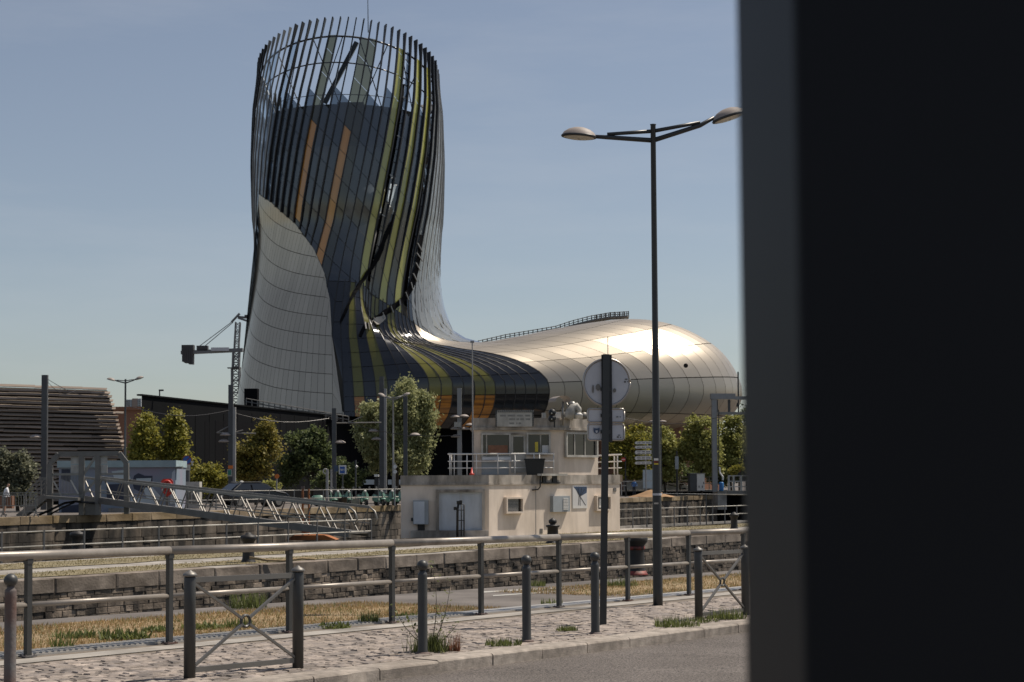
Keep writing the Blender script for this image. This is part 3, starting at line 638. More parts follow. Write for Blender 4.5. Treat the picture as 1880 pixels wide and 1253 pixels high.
for y0, y1, m_ in ((842, 846, 'white'), (846.5, 851, 'iron_red'), (850.5, 853.5, 'yellow'), (906, 910, 'sign_back'), (923, 926, 'white_dirty')):
    mb = MB(); z0 = LW.at(1206, y1)[1]; z1 = LW.at(1206, y0)[1]; x = LW.px(1206, (y0+y1)/2)
    if y0 == 906: mb.lathe((x.x+.003, lb.y, z0), [(.075, 0), (.075, z1-z0)], 16)
    else: LW.box(mb, 1200, y0, 1208, y1, .067, .0755)
    mb.build('sticker', M[m_], lampn)
# ---- mooring bollards
def mooring(px, yb, plane, h, label, bands=False, pointed=False):
    p = G(px, yb, *plane); t = thing('mooring_bollard', p, label, 'mooring bollard', 'iron mooring bollards on the lock sides'); s = h/.8
    if pointed: prof = [(.30, 0), (.24, .04), (.20, .1), (.19, .55), (.25, .6), (.25, .64), (.10, .66), (.09, .68), (.15, .74), (.14, .82), (.06, .87), (.03, .9)]
    else: prof = [(.22, 0), (.19, .03), (.165, .12), (.15, .45), (.16, .55), (.215, .62), (.225, .68), (.20, .72), (.10, .75), (.06, .80), (.01, .81)]
    mb = MB(); mb.lathe(p, [(r*s, z*s) for r, z in prof], 20); mb.build('body', M['iron'], t, smooth=True)
    if bands:
        mb = MB(); mb.lathe(p, [(.166*s, .47*s), (.17*s, .535*s)], 20); mb.build('band', M['iron_red'], t, smooth=True)
        mb = MB(); mb.lathe(p, [(.224*s, .0), (.21*s, .025*s), (.183*s, .08*s)], 20); mb.build('base_ring', M['iron_red'], t, smooth=True)
    return t
IP = (ZI, 0)
mooring(1168, 1056, (GA-.02, GB), .98, 'black iron mooring bollard with red band behind the near railing', True)
mooring(142, 1024, IP, 1.05, 'black mooring bollard at the left on the lock island')
mooring(456, 1033, IP, 1.05, 'black mooring bollard with rope on the island below the gangway')
mooring(1015, 998, IP, 1.02, 'black mooring bollard with knob top in front of the lock house', pointed=True)
mooring(1348, 973, IP, .98, 'black mooring bollard beside the black pillar on the island')
rp = G(458, 1024, ZI+.25); mb = MB(); mb.poly([rp, rp+Vector((.6, .1, -.1)), rp+Vector((1.1, .5, -.14)), rp+Vector((1.7, .8, -.08)), rp+Vector((2.1, 1.2, -.12))], .05, 6); tag(mb.build('mooring_rope', M['straw'], smooth=True), 'pale rope lying from the mooring bollard on the island', 'rope')
# ---- near black pillar
mb = MB(); mb.box((.214+.25, 1.2+.155, 1.6), (.5, .31, 3.4)); pil = MB()
V = mb.v; tz = lambda z: (z-1.6)
mb.v = [(x-.004*(z-1.6), y, z) for x, y, z in V]
o = mb.build('pillar', M['pillar_side']); bm = o.modifiers.new('bevel', 'BEVEL'); bm.width = .006; bm.segments = 2
tag(o, 'out of focus black metal pillar close to the camera on the right', 'pillar')
# ================================================================== island
def isl_strip(name, mat, v0, v1, z, u0=-20, u1=80):
    mb = MB(); n = 60; f = lambda u, s: .18*math.sin(u*.8+s)+.12*math.sin(u*2.3+s*2)
    mb.quads([[IV(u0+(u1-u0)*i/n, v0+f(u0+(u1-u0)*i/n, v0), z) for i in range(n+1)], [IV(u0+(u1-u0)*i/n, v1+f(u0+(u1-u0)*i/n, v1), z) for i in range(n+1)]])
    tag(mb.build(name, mat, origin=IV(20, v0)), kind='structure')
isl_strip('turf_strip', M['straw_isl'], 1.0, 3.2, .012)
isl_strip('turf_strip', M['straw_isl'], 5.3, 8.4, .012)
def ig(v0, v1): return lambda a, b: tuple(IV(-10+70*a, v0+(v1-v0)*b, .01))
for a, b, lb in ((1.0, 3.3, 'yellowed grass strip along the island coping'), (5.2, 8.3, 'yellowed grass strip along the far side of the island path')):
    o = grass_region('island_grass', M['grass_island'], 15000, ig(a, b), .055, .014, 1.1); o['label'] = lb; o['category'] = 'grass'
def rail_run(name, label, grp, P, tops, mids, posts_px, d, mat_r, mat_p, h, hs_, plane_z, rr=.028):
    pass
# railing on the far edge of the island (left stretch and right stretch)
def island_rail(pts, h, levels, label, spacing, mat_r, mat_p, grp='island railings', rr=.026, pr=.03, skip=()):
    t = thing('guard_rail', pts[0], label, 'railing', grp)
    for a, b in zip(pts[:-1], pts[1:]):
        a, b = Vector(a), Vector(b); L = (b-a).length; n = max(1, round(L/spacing))
        for k in range(n+1):
            if k == n and b is not pts[-1] and (b-Vector(pts[-1])).length > .01: continue
            if k in skip: continue
            p = a.lerp(b, k/n); mb = MB(); mb.bar(p, p+Vector((0, 0, h)), pr*1.6, pr*2.4, (b-a)); mb.build('post', mat_p, t)
        for z in levels:
            mb = MB(); mb.tube(a+Vector((0, 0, z)), b+Vector((0, 0, z)), rr, n=8); mb.build('rail', mat_r, t, smooth=True)
    return t
def irp(x, y): return G(x, y, ZI)
ra = irp(69, 1031); rd = (irp(448, 1010)-ra)
island_rail([ra-rd*.5, ra+rd*1.78], 1.12, (1.08, .55), 'thin steel guard rail on the island edge in front of the gangway', 1.87, M['white_dirty'], M['tram_pole'])
rb0, rb1 = irp(1135, 971), irp(1395, 958)
island_rail([rb0, rb1], 1.15, (1.1, .58), 'steel guard rail on the island edge right of the lock house', 1.6, M['white_dirty'], M['tram_pole'])
rc0 = W(1205, 962, 108); rc0.z = ZI; rc1 = W(1400, 960, 96); rc1.z = ZI
island_rail([rc0, rc1], 1.95, (1.9,), 'single sloping rail behind the island guard rail at right', 6, M['white_dirty'], M['tram_pole'])
# pale pipe kerb of the island edge on right
mb = MB(); mb.bar(rb0+Vector((0, .25, .06)), rb1+Vector((0, .25, .06)), .3, .14); tag(mb.build('edge_kerb', M['concrete']), 'pale concrete kerb under the right island guard rail', 'kerb')
# rusty orange frame
ob = irp(563, 991); t = thing('rusty_frame', ob, 'rusty orange steel frame with two uprights on the island', 'frame')
OW = Wall((ob.x, ob.y), (1, 0))
for x0, x1, m_ in ((554, 557.5, 'rust_orange'), (565.5, 568.5, 'rust_orange')):
    mb = MB(); OW.box(mb, x0, 898, x1, 988, -.06, .06); mb.build('upright', M[m_], t)
mb = MB(); OW.box(mb, 557, 975, 566, 981, -.05, .05); OW.box(mb, 557.5, 925, 565.5, 927, -.03, .03); mb.build('cross_bar', M['rust_orange'], t)
mb = MB(); mb.slab([OW.px(x, y, .5) for x, y in ((526, 992), (540, 983), (597, 982), (620, 991))], (0, 1.3, 0)); mb.build('base_plate', M['rust_orange'], t)
mb = MB(); OW.box(mb, 553, 893, 559, 899, -.05, .05); OW.box(mb, 566, 905, 569, 909, -.05, .05); mb.build('pulley', M['rust'], t)

# ================================================================== lock house
hB = G(898, 986, ZI); HY = hB.y
FW_ = Wall((hB.x, HY), (1, 0)); hA = FW_.px(736, 985); hR = Vector((math.cos(R_(47)), math.sin(R_(47)), 0))
RW = Wall((hB.x, HY), hR); tC = RW.at(1138, 940)[0]; hC = RW.pt(tC, 0)
house = thing('lock_house', (hB.x, HY+5, ZI), 'cream two-storey lock house with roof terrace on the island', 'building')
zl = FW_.at(820, 891)[1]; zp = FW_.at(820, 873)[1]
low = [(hA.x, HY), (hB.x, HY), (hC.x, hC.y), (hC.x-2.5, hC.y+6), (hA.x, HY+11)]
mb = MB(); mb.prism(low, ZI-.05, zl); mb.build('lower_wall', M['render'], house)
def grow(poly, o):
    c = Vector((sum(p[0] for p in poly)/len(poly), sum(p[1] for p in poly)/len(poly))); return [(p[0]+(p[0]-c.x)/((Vector(p)-c).length)*o, p[1]+(p[1]-c.y)/((Vector(p)-c).length)*o) for p in poly]
mb = MB(); mb.prism(grow(low, .09), zl, zl+.09); mb.build('ledge', M['parapet'], house)
mb = MB(); mb.prism(grow(low, .03), zl+.09, zp); mb.build('parapet', M['parapet'], house)
# upper storey
u0 = W(870, 830, HY+3.2); tB = RW.at(1026, 820)[0]; uB = RW.pt(tB, 0); tCc = RW.at(1098, 820)[0]; uC = RW.pt(tCc, 0)
UW = Wall((u0.x, HY+3.2), (uB.x-u0.x, uB.y-(HY+3.2)))
ze = UW.at(950, 790)[1]; zt = UW.at(950, 768)[1]
upp = [(u0.x, HY+3.2), (uB.x-.01, uB.y+.01), (uC.x-.01, uC.y+.01), (uC.x-1.5, uC.y+5), (u0.x, HY+10)]
mb = MB(); mb.prism(upp, zp, ze); mb.build('upper_wall', M['render'], house)
mb = MB(); mb.prism(grow(upp, .28), ze, ze+.13); mb.build('eaves', M['parapet'], house)
mb = MB(); mb.prism(grow(upp, .16), ze+.13, zt); mb.build('roof_parapet', M['parapet'], house)
def window(W_, x0, y0, x1, y1, bars, nm='window', o=.0, fr=.09, matf='white_dirty', glass='dark_glass'):
    mb = MB(); W_.box(mb, x0, y0, x1, y1, o-.1, o+.012); wn = mb.build(nm, M[glass], house)
    t0, zm = W_.at(x0, (y0+y1)/2); t1, _ = W_.at(x1, (y0+y1)/2); z1 = W_.at((x0+x1)/2, y0)[1]; z0 = W_.at((x0+x1)/2, y1)[1]
    mb = MB(); e = fr
    W_.boxm(mb, t0-e, t0, z0, z1, o, o+.14); W_.boxm(mb, t1, t1+e, z0, z1, o, o+.14); W_.boxm(mb, t0-e, t1+e, z1, z1+e, o, o+.142); W_.boxm(mb, t0-e, t1+e, z0-e*1.2, z0, o, o+.15)
    for b in bars:
        tt = W_.at(b, (y0+y1)/2)[0]; W_.boxm(mb, tt-.028, tt+.028, z0, z1, o+.013, o+.06)
    mb.build('frame', M[matf], wn); return wn
window(UW, 886, 799, 934, 837, [893], o=.02)
window(UW, 969, 798, 1007, 832, [992], o=.02)
# glazed terrace door
mb = MB(); UW.box(mb, 938, 797, 965, 868, .0, .05); dr = mb.build('door', M['white_dirty'], house)
mb = MB(); UW.box(mb, 942, 802, 961, 832, .05, .058); mb.build('pane', M['dark_glass'], dr)
mb = MB(); UW.box(mb, 884, 795.5, 1009, 799, .0, .11); mb.build('lintel', M['parapet'], house)
# things seen in the windows
mb = MB(); UW.box(mb, 896, 818, 932, 833, .034, .046); mb.build('brown_board', M['brick_brown'], house)
mb = MB(); UW.box(mb, 982, 812, 987.5, 830, .034, .05); mb.build('yellow_bottle_cutout', M['yellow'], house)
mb = MB(); UW.box(mb, 995, 818, 1007, 832, .034, .05); mb.build('picture_panel', M['poster'], house)
mb = MB(); UW.box(mb, 884, 840, 936, 845, .0, .3); mb.build('window_sill', M['door_grey'], house)
mb = MB(); UW.box(mb, 884, 846, 934, 872, .0, .03); mb.build('lower_panel', M['cabinet'], house)
window(RW, 1038, 798, 1092, 836, [1053, 1072], o=.03, fr=.1)
# hooded small windows of the lower storey
def hooded(x0, y0, x1, y1, inner, nm):
    t0 = RW.at(x0, (y0+y1)/2)[0]; t1 = RW.at(x1, (y0+y1)/2)[0]; xm = (x0+x1)/2; z1 = RW.at(xm, y0)[1]; z0 = RW.at(xm, y1)[1]; e = .09; mb = MB()
    RW.boxm(mb, t0, t0+e, z0, z1, 0, .2); RW.boxm(mb, t1-e, t1, z0, z1, 0, .2); RW.boxm(mb, t0+e, t1-e, z1-e, z1, 0, .2); RW.boxm(mb, t0+e, t1-e, z0, z0+e, 0, .2)
    wn = mb.build(nm, M['render'], house); mb = MB(); RW.boxm(mb, t0+e, t1-e, z0+e, z1-e, 0, .05); mb.build('pane', M['dark_glass'], wn)
    for k in range(inner):
        z = z0+e+(z1-z0-2*e)*(k+.5)/inner; mb = MB(); RW.boxm(mb, t0+e, t1-e-.25, z-.02, z+.02, .05, .1); mb.build('louvre_slat', M['louver'], wn)
    return wn
hooded(925, 913, 957, 943, 9, 'hooded_window'); w2 = hooded(1091, 910, 1118, 938, 0, 'hooded_window')
mb = MB(); RW.box(mb, 1098, 916, 1103, 932, .05, .09); mb.build('frame', M['white'], w2)
mb = MB(); RW.box(mb, 1010, 911, 1041, 940, 0, .22); vb_ = mb.build('vent_box', M['cabinet'], house)
for k in range(8): mb = MB(); RW.box(mb, 1028, 915.5+k*2.7, 1037, 917+k*2.7, .22, .25); mb.build('louvre_slat', M['white'], vb_)
mb = MB(); RW.box(mb, 1050.5, 892.5, 1077, 934, 0, .04); ps = mb.build('poster', M['poster'], house)
flat(ps, RW, [(1051, 893.5), (1076.5, 893.5), (1076, 905), (1066, 911), (1062, 909), (1056, 899)], .0405, M['poster_blue'], 'printed_sky')
for q in (((1063, 912), (1056, 897)), ((1063, 912), (1060, 896)), ((1064, 912), (1067, 896)), ((1064, 912), (1072, 899)), ((1064, 912), (1074, 928)), ((1062, 910), (1061, 928)), ((1064, 910), (1064, 929))):
    a, b = [RW.px(x, y, .045) for x, y in q]; mb = MB(); mb.bar(a, b, .035, .006, RW.n); mb.build('printed_branch', M['black'], ps)
flat(ps, RW, [(1051, 929), (1077, 929), (1077, 933.5), (1051, 933.5)], .0405, M['white'], 'printed_margin')
mb = MB(); RW.box(mb, 1126, 896, 1131, 903, 0, .03); mb.build('wall_vent', M['galv_dark'], house)
mb = MB(); RW.box(mb, 991, 971, 996, 980, 0, .02); mb.build('socket_cover', M['galv_dark'], house)
mb = MB(); RW.box(mb, 983.3, 893, 984, 984, 0, .012); mb.build('wall_joint', M['louver'], house)
mb = MB(); mb.poly([RW.px(988, 871, .16), RW.px(987.5, 894, .16), RW.px(985, 899, .12), RW.px(976, 900, .06)], .035, 8); mb.build('drain_pipe', M['iron'], house, smooth=True)
mb = MB(); RW.box(mb, 984, 870, 1031, 874, .1, .42); mb.build('light_fitting', M['white_dirty'], house)
mb = MB(); RW.box(mb, 994, 874, 1000, 888, .05, .12); RW.box(mb, 1012, 874, 1020, 887, .05, .12); RW.box(mb, 990, 886, 1024, 888, .05, .2); mb.build('bracket', M['iron'], house)
# left wing: recessed double door, step, cabinet
t0 = FW_.at(806, 940)[0]; t1 = FW_.at(885, 940)[0]; zd1 = FW_.at(845, 904)[1]; zd0 = FW_.at(845, 974)[1]
mb = MB(); FW_.boxm(mb, t0-.14, t0, zd0, zd1, 0, .2); FW_.boxm(mb, t1, t1+.14, zd0, zd1, 0, .2); FW_.boxm(mb, t0-.14, t1+.14, zd1, zd1+.14, 0, .205); mb.build('door_surround', M['parapet'], house)
tm = FW_.at(846.5, 940)[0]
for a, b in ((t0, tm-.008), (tm+.008, t1)):
    mb = MB(); FW_.boxm(mb, a, b, zd0, zd1, 0, .02); d_ = mb.build('door', M['door_grey'], house)
    mb = MB(); FW_.boxm(mb, a+.12, b-.12, zd0+.06, zd1-.14, .02, .03); mb.build('door_panel', M['door_grey'], d_)
mb = MB(); FW_.box(mb, 755, 974, 897, 987, 0, .35); mb.build('step', M['parapet'], house)
mb = MB(); FW_.box(mb, 759, 919, 787, 963, 0, .3); cb = mb.build('wall_cabinet', M['cabinet'], house)
mb = MB(); FW_.box(mb, 760, 921, 780, 962, .3, .33); mb.build('cabinet_door', M['door_grey'], cb)
mb = MB(); FW_.box(mb, 767, 963, 780, 974, 0, .12); mb.build('cable_conduit', M['iron'], cb)
mb = MB(); FW_.box(mb, 755, 951, 759, 957, .02, .2); mb.build('cable_socket', M['black'], cb)
# water standpipe / valve frame in front of the door
sv = FW_.px(846, 985, 1.1); t = thing('valve_stand', (sv.x, sv.y, ZI), 'tall dark pipe stand with valves before the grey double door', 'pipe stand')
VW = Wall((sv.x, sv.y), (1, 0)); pz = lambda x, y: VW.px(x, y)
for nm, pts, r in (('pipe', [pz(839.5, 988), pz(840, 935), pz(842, 924)], .06), ('pipe', [pz(852, 990), pz(852, 927), pz(844, 926)], .035), ('pipe', [pz(847, 985), pz(847, 922)], .03)):
    mb = MB(); mb.poly(pts, r, 8); mb.build(nm, M['iron'], t, smooth=True)
for y in (937, 956, 974): mb = MB(); mb.bar(pz(839, y), pz(853, y), .04, .04); mb.build('rung', M['iron'], t)
for x, y in ((841, 923), (846, 922), (835.5, 934)): mb = MB(); mb.box(pz(x, y), (.14, .14, .16)); mb.build('valve', M['iron'], t)
# terrace railing
pT = [(-3.35, HY+3.0), (1.15, HY+2.25), (2.45, HY+3.3)]
def X_of(px, Y): return W(px, 860, Y).x
rA = Vector((X_of(823, HY+3.1), HY+3.1, zp)); tq = RW.at(985, 850)[0]; rB = RW.pt(tq, zp, -.18); tq = RW.at(1030, 850)[0]; rC = RW.pt(tq, zp, -.18)
tr = thing('terrace_railing', rA, 'white three-rail terrace railing on the lower roof of the lock house', 'railing')
zz = lambda p, z: Vector((p.x, p.y, zp+z))
hz = UW.at(900, 834)[1]-zp
rA2 = rA+Vector((0, 4.5, 0))
for a, b in ((rA, rB), (rB, rC), (rA, rA2)):
    for f_ in (1, .66, .34): mb = MB(); mb.tube(zz(a, hz*f_), zz(b, hz*f_), .04 if f_ == 1 else .028, n=8); mb.build('rail', M['white'], tr, smooth=True)
for a, b, ks in ((rA, rB, (.02, .07, .22, .33, .58, .78)), (rB, rC, (0, .22, .8)), (rA, rA2, (.5, 1))):
    for k in ks: p = a.lerp(b, k); mb = MB(); mb.tube(zz(p, -.02), zz(p, hz), .03, n=8); mb.build('post', M['white'], tr, smooth=True)
sA = W(1112, 860, hC.y+1.0); sA.z = zp; sB = W(1141, 860, hC.y+.4); sB.z = zp; sC = sB+Vector((-1.5, 5, 0))
tr2 = thing('terrace_railing', sA, 'white railing stub at the right end of the lock house terrace', 'railing')
for a, b in ((sA, sB), (sB, sC)):
    for f_ in (1, .66, .34): mb = MB(); mb.tube(zz(a, hz*f_), zz(b, hz*f_), .04 if f_ == 1 else .028, n=8); mb.build('rail', M['white'], tr2, smooth=True)
for k in (.55, .75): p = sA.lerp(sB, k); mb = MB(); mb.tube(zz(p, -.02), zz(p, hz), .035, n=8); mb.build('post', M['white'], tr2, smooth=True)
mb = MB(); mb.prism([(sA.x-.3, sA.y+.2), (sB.x+.05, sB.y-.05), (sC.x, sC.y)], zl+.1, zp-.012); mb.build('side_terrace', M['parapet'], house)
# bin on the terrace
bn = UW.px(977, 872, .8); bn.z = zp; mb = MB(); r0 = [(-.52, -.3), (.52, -.3), (.52, .3), (-.52, .3)]
mb.add([(bn.x+x*.8, bn.y+y, zp) for x, y in r0]+[(bn.x+x, bn.y+y*1.1, zp+.78) for x, y in r0], [(0, 3, 2, 1), (4, 5, 6, 7), (0, 1, 5, 4), (1, 2, 6, 5), (2, 3, 7, 6), (3, 0, 4, 7)])
mb.box((bn.x, bn.y, zp+.82), (1.1, .72, .07)); tag(mb.build('waste_bin', M['black']), 'black waste bin on the lock house terrace', 'bin')
cn = UW.px(860.5, 871, 1.2); mb = MB(); mb.lathe((cn.x, cn.y, zp), [(.12, 0), (.12, .1), (.06, .12), (.035, .38), (.0, .4)], 10); tag(mb.build('warning_light', M['red'], smooth=True), 'small red lamp on the lock house terrace edge', 'lamp')
# ---- roof sign and machinery
rs = thing('roof_sign', UW.px(943, 783, .3), 'weathered white sign board with striped edge on the lock house roof', 'sign')
mb = MB(); UW.box(mb, 910.5, 757.5, 975, 784, .3, .36); bd = mb.build('board', M['white_dirty'], rs)
k = 0
for x in np.arange(911, 976, 3.4):
    mb = MB(); mb.slab([UW.px(a, b, .37) for a, b in ((x-1.2, 758.3), (x+1.0, 758.3), (x+3.0, 753.6), (x+.8, 753.6))], UW.n*.01); mb.build('stripe', M['white_dirty'] if 0 else M['galv'], rs)
mb = MB(); UW.box(mb, 908.5, 753.5, 978, 758.2, .31, .365); UW.box(mb, 908, 758.2, 910.5, 784, .31, .365); UW.box(mb, 975, 758.2, 978, 783, .31, .365); mb.build('striped_border', M['black'], rs)
for y in np.arange(760, 783, 3.3):
    for x in (908.3, 975.3):
        mb = MB(); mb.slab([UW.px(a, b, .37) for a, b in ((x, y), (x+2.3, y+1.6), (x+2.3, y+3.0), (x, y+1.4))], UW.n*.01); mb.build('stripe', M['galv'], rs)
for y, segs in ((764, ((916, 927), (930, 944), (947, 958), (962, 971))), (770.5, ((933, 944), (946, 951), (953, 960), (963, 971))), (778, ((933, 942), (946, 948), (950, 955)))):
    for a, b in segs: mb = MB(); UW.box(mb, a, y-1.7, b, y+1.7, .36, .363); mb.build('faded_lettering', M['galv'], bd)
sg = UW.px(1027, 781, .2)
t = thing('roof_searchlights', (sg.x, sg.y, zt), 'cluster of horns, lamps and grey cabinets on the lock house roof', 'equipment')
mz = lambda x, y, o=.1: UW.px(x, y, o)
for x0, y0, x1, y1, m_ in ((997, 758, 1003, 769, 'white_dirty'), (1014, 757, 1019, 769, 'cabinet'), (1022, 756.5, 1031, 769, 'white'), (1038, 756, 1046, 769, 'white_dirty'), (1048, 757, 1060, 769, 'cabinet')):
    mb = MB(); UW.box(mb, x0, y0, x1, y1, -.4, -.1); mb.build('cabinet', M[m_], t)
mb = MB(); mb.poly([mz(1041, 769, .2), mz(1047, 755, .2), mz(1051, 747, .2), mz(1056, 746, .2), mz(1061, 752, .2), mz(1062, 760, .2)], [.28, .25, .2, .19, .16, .13], 12); mb.build('horn', M['white_dirty'], t, smooth=True)
mb = MB(); mb.lathe(mz(1050, 742, .1), [(.02, .14), (.12, .12), (.2, .0), (.21, -.05), (.05, -.06)], 14); mb.build('lamp_cap', M['galv'], t, smooth=True)
mb = MB(); mb.lathe(mz(1061, 769, .3), [(.2, 0), (.2, .16), (.23, .17), (.12, .29), (.02, .31)], 14); mb.build('dome_light', M['white'], t, smooth=True)
mb = MB(); mb.disc(mz(1071, 764, .1), UW.n, .2, .12, 16); mb.build('round_lamp', M['galv_dark'], t, smooth=True)
a, b = mz(1022, 737, -.2), mz(1037, 736, .5)
mb = MB(); rows = [[p+Vector((math.cos(q)*.4, 0, math.sin(q)*.25)) for q in np.linspace(-.2, math.pi+.2, 11)] for p in (a.lerp(b, .0), a.lerp(b, .5)+Vector((.1, -.5, 0)))]; mb.quads(rows); mb.build('hood', M['lamp_shell'], t, smooth=True)
mb = MB(); mb.poly([mz(1039, 740), mz(1043, 748), mz(1043, 757)], .05, 8); mb.poly([mz(1031.5, 782, .3), mz(1031.5, 738, .3)], .05, 8); mb.build('bracket_post', M['galv'], t, smooth=True)
tl = mz(1009, 782, .9); t = thing('signal_light', (tl.x, tl.y, tl.z), 'black two-lens signal light on the lock house eaves', 'signal light')
mb = MB(); UW.box(mb, 1011.5, 752, 1013.5, 786, .8, .9); UW.box(mb, 1003.5, 755, 1011.5, 774, .75, .95); mb.build('body', M['black'], t)
for y in (759.5, 770):
    mb = MB(); c = mz(1006.5, y, 1.1); mb.disc(c, UW.n, .2, .22, 16, .17); mb.build('lens_hood', M['black'], t, smooth=True)
    mb = MB(); mb.disc(mz(1004.5, y+1.5, 1.33), UW.n, .035, .01, 8); mb.build('lens', M['lamp_lens'], t)
an = mz(1117, 700, -3); mb = MB(); mb.tube(W(1116, 660, HY+6), W(1116, 618, HY+6), .02, n=5); mb.tube(W(1116, 770, HY+6), W(1116, 660, HY+6), .04, n=5); tag(mb.build('antenna', M['galv_dark']), 'thin antenna rising behind the round sign', 'antenna')
mb = MB(); mb.tube(W(868.5, 872, HY+3.0), W(867, 630, HY+3.0), .045, .03, n=7); mb.box(W(867, 628, HY+3.0), (.2, .1, .12)); tag(mb.build('antenna_mast', M['tram_pale_lit']), 'slim grey mast at the left corner of the lock house', 'mast')
# ================================================================== curved glass and metal tower building
TX, TY = -18.65, 186.0; TW = R_(36)
FT = [(-180, -31.1, 186), (-150, -30.3, 178), (-120, -26, 173.6), (-100, -20.6, 171.8), (-90, -16.6, 171.3), (-75, -8.6, 172), (-62, -1.5, 173.5), (-50, 4.6, 175.5), (-40, 11.5, 177.5), (-30, 18.5, 180.5),
      (-20, 24.3, 185), (-10, 26.9, 190.5), (0, 26.5, 196.5), (10, 22.5, 202), (22, 15, 205), (40, 4, 205), (60, -6, 203), (90, -18, 200), (120, -26, 197.5), (150, -30.6, 192.5)]
fb = np.array([f[0] for f in FT]+[180.0]); fxx = np.array([f[1] for f in FT]+[FT[0][1]]); fyy = np.array([f[2] for f in FT]+[FT[0][2]])
def hermite(xs, ys, x):
    n = len(xs)-1; x = (x+180) % 360-180; i = min(int(np.searchsorted(xs, x, 'right')-1), n-1)
    def tan(k):
        k0, k1 = (k-1) % n, (k+1) % n; d = (xs[k1]-xs[k0]) % 360; return (ys[k1]-ys[k0])/d
    h = xs[i+1]-xs[i]; s = (x-xs[i])/h; m0, m1 = tan(i)*h, tan((i+1) % n)*h
    return (2*s**3-3*s**2+1)*ys[i]+(s**3-2*s**2+s)*m0+(-2*s**3+3*s**2)*ys[i+1]+(s**3-s**2)*m1
def Fp(b): return np.array([hermite(fb, fxx, b), hermite(fb, fyy, b)])
ZT = 52.3
def EXb(b): return float(np.interp(b, [-180, -80, -40, -25, -12, 180], [3.0, 1.45, 1.45, 2.0, 3.2, 3.2]))
def Rz(z): return float(np.interp(z, [18, 20, 24, 28, 32, 38, 44, 49, 53], [9.9, 9.95, 10.15, 10.5, 10.85, 11.0, 10.8, 10.15, 9.35]))
def sm(x): x = min(max(x, 0), 1); return x*x*(3-2*x)
def phi(b, z): return R_(b)+TW*min(max((z-18)/(ZT-18), 0), 1)
def Tc(b, z): p = phi(b, z); r = Rz(z); return np.array([TX+r*math.cos(p), TY+r*math.sin(p)])
def Hr(x): return float(np.interp(x, [-14, -7, -2, 4, 10, 15, 20, 24, 28], [17.0, 16.5, 17.2, 18.7, 20.2, 21.1, 21.5, 21.1, 19.0]))
QS = [0, .006, .022, .072, .2, .42, .62, .77, .89, .96, 1.0, .985, .93, .82]
def lowctrl(b):
    F = Fp(b); N0 = Tc(b, 20); Lg = float(np.linalg.norm(F-N0)); w_ = sm((Lg-3.6)/5.5); P = []
    zs_s = np.linspace(30, 7.5, len(QS))
    for i, q in enumerate(QS):
        zi = zs_s[i]; qs = ((30-zi)/22.5)**1.1; A = Tc(b, zi)*(1-qs)+F*qs; S = np.array([A[0], A[1], zi])
        x = N0[0]+(F[0]-N0[0])*q; hr = Hr(x); zm = 12.2
        if i == 0: z = 30
        elif i == 1: z = 25.5
        elif i == 2: z = 21.8
        elif i == 3: z = hr+1.5
        elif i == 4: z = hr+.1
        elif i < 11:
            r = max((q-.2)/.8, 0); z = zm+(hr-zm)*max(1-r**EXb(b), 0)**float(np.interp(b, [-80, -40, -15], [.62, .62, .5]))
        else: z = (10.2, 8.5, 7.3)[i-11]
        A = Tc(b, max(z, 20))*(1-q)+F*q; K = np.array([A[0], A[1], z]); P.append(S*(1-w_)+K*w_)
    return np.array(P)
def cr(P, n):
    P = np.vstack([2*P[0]-P[1], P, 2*P[-1]-P[-2]]); out = []
    for i in range(1, len(P)-2):
        for s in np.linspace(0, 1, 6, endpoint=False):
            p0, p1, p2, p3 = P[i-1], P[i], P[i+1], P[i+2]
            out.append(.5*((2*p1)+(-p0+p2)*s+(2*p0-5*p1+4*p2-p3)*s*s+(-p0+3*p1-3*p2+p3)*s**3))
    out.append(P[-2]); out = np.array(out); d = np.r_[0, np.cumsum(np.linalg.norm(np.diff(out, axis=0), axis=1))]; t = np.linspace(0, d[-1], n)
    return np.stack([np.interp(t, d, out[:, k]) for k in range(3)], 1)
NL = 61
GB_ = np.arange(-182, 182.01, .5); LG = np.array([cr(lowctrl(b), NL) for b in GB_])
def lowline(b):
    f = (b+182)/.5; i = min(max(int(f), 0), len(GB_)-2); f -= i; return LG[i]*(1-f)+LG[i+1]*f
def ztop(b): return 48.9-3.4*math.sin(R_(b)+TW)
def p_top(b): return (ZT-ztop(b))/(ZT-30)
def wb(b, p): return b-(7.5*math.exp(-((p-1.58)/.15)**2)+3.2*sm((p-1.58)/.2))*math.exp(-((b+50)/17)**2)
def S(b, p):
    return S0(wb(b, p) if p > 1.2 else b, p)
def S0(b, p):
    """point on the skin: p 0..1 from the rim down to z=30, 1..2 on down over the shoulder and under"""
    if p <= 1: z = ZT-(ZT-30)*p; c = Tc(b, z); return np.array([c[0], c[1], z])
    fb_ = (b+182)/.5; k = min(max(int(fb_), 0), len(GB_)-2); fb_ -= k
    f = min((p-1)*(NL-1), NL-1.0001); i = int(f); f -= i
    return (LG[k, i]*(1-f)+LG[k, i+1]*f)*(1-fb_)+(LG[k+1, i]*(1-f)+LG[k+1, i+1]*f)*fb_
def Nn(b, p):
    e = .6; a = S(b+e, p)-S(b-e, p); q = S(b, min(p+.01, 2))-S(b, max(p-.01, 0)); n = np.cross(q, a); n /= np.linalg.norm(n)+1e-9
    c = S(b, p)-np.array([TX, TY, S(b, p)[2]])
    return n
sgn = 1 if np.dot(Nn(-90, .5), [0, -1, 0]) > 0 else -1
def So(b, p, o): return S(b, p)+Nn(b, p)*sgn*o
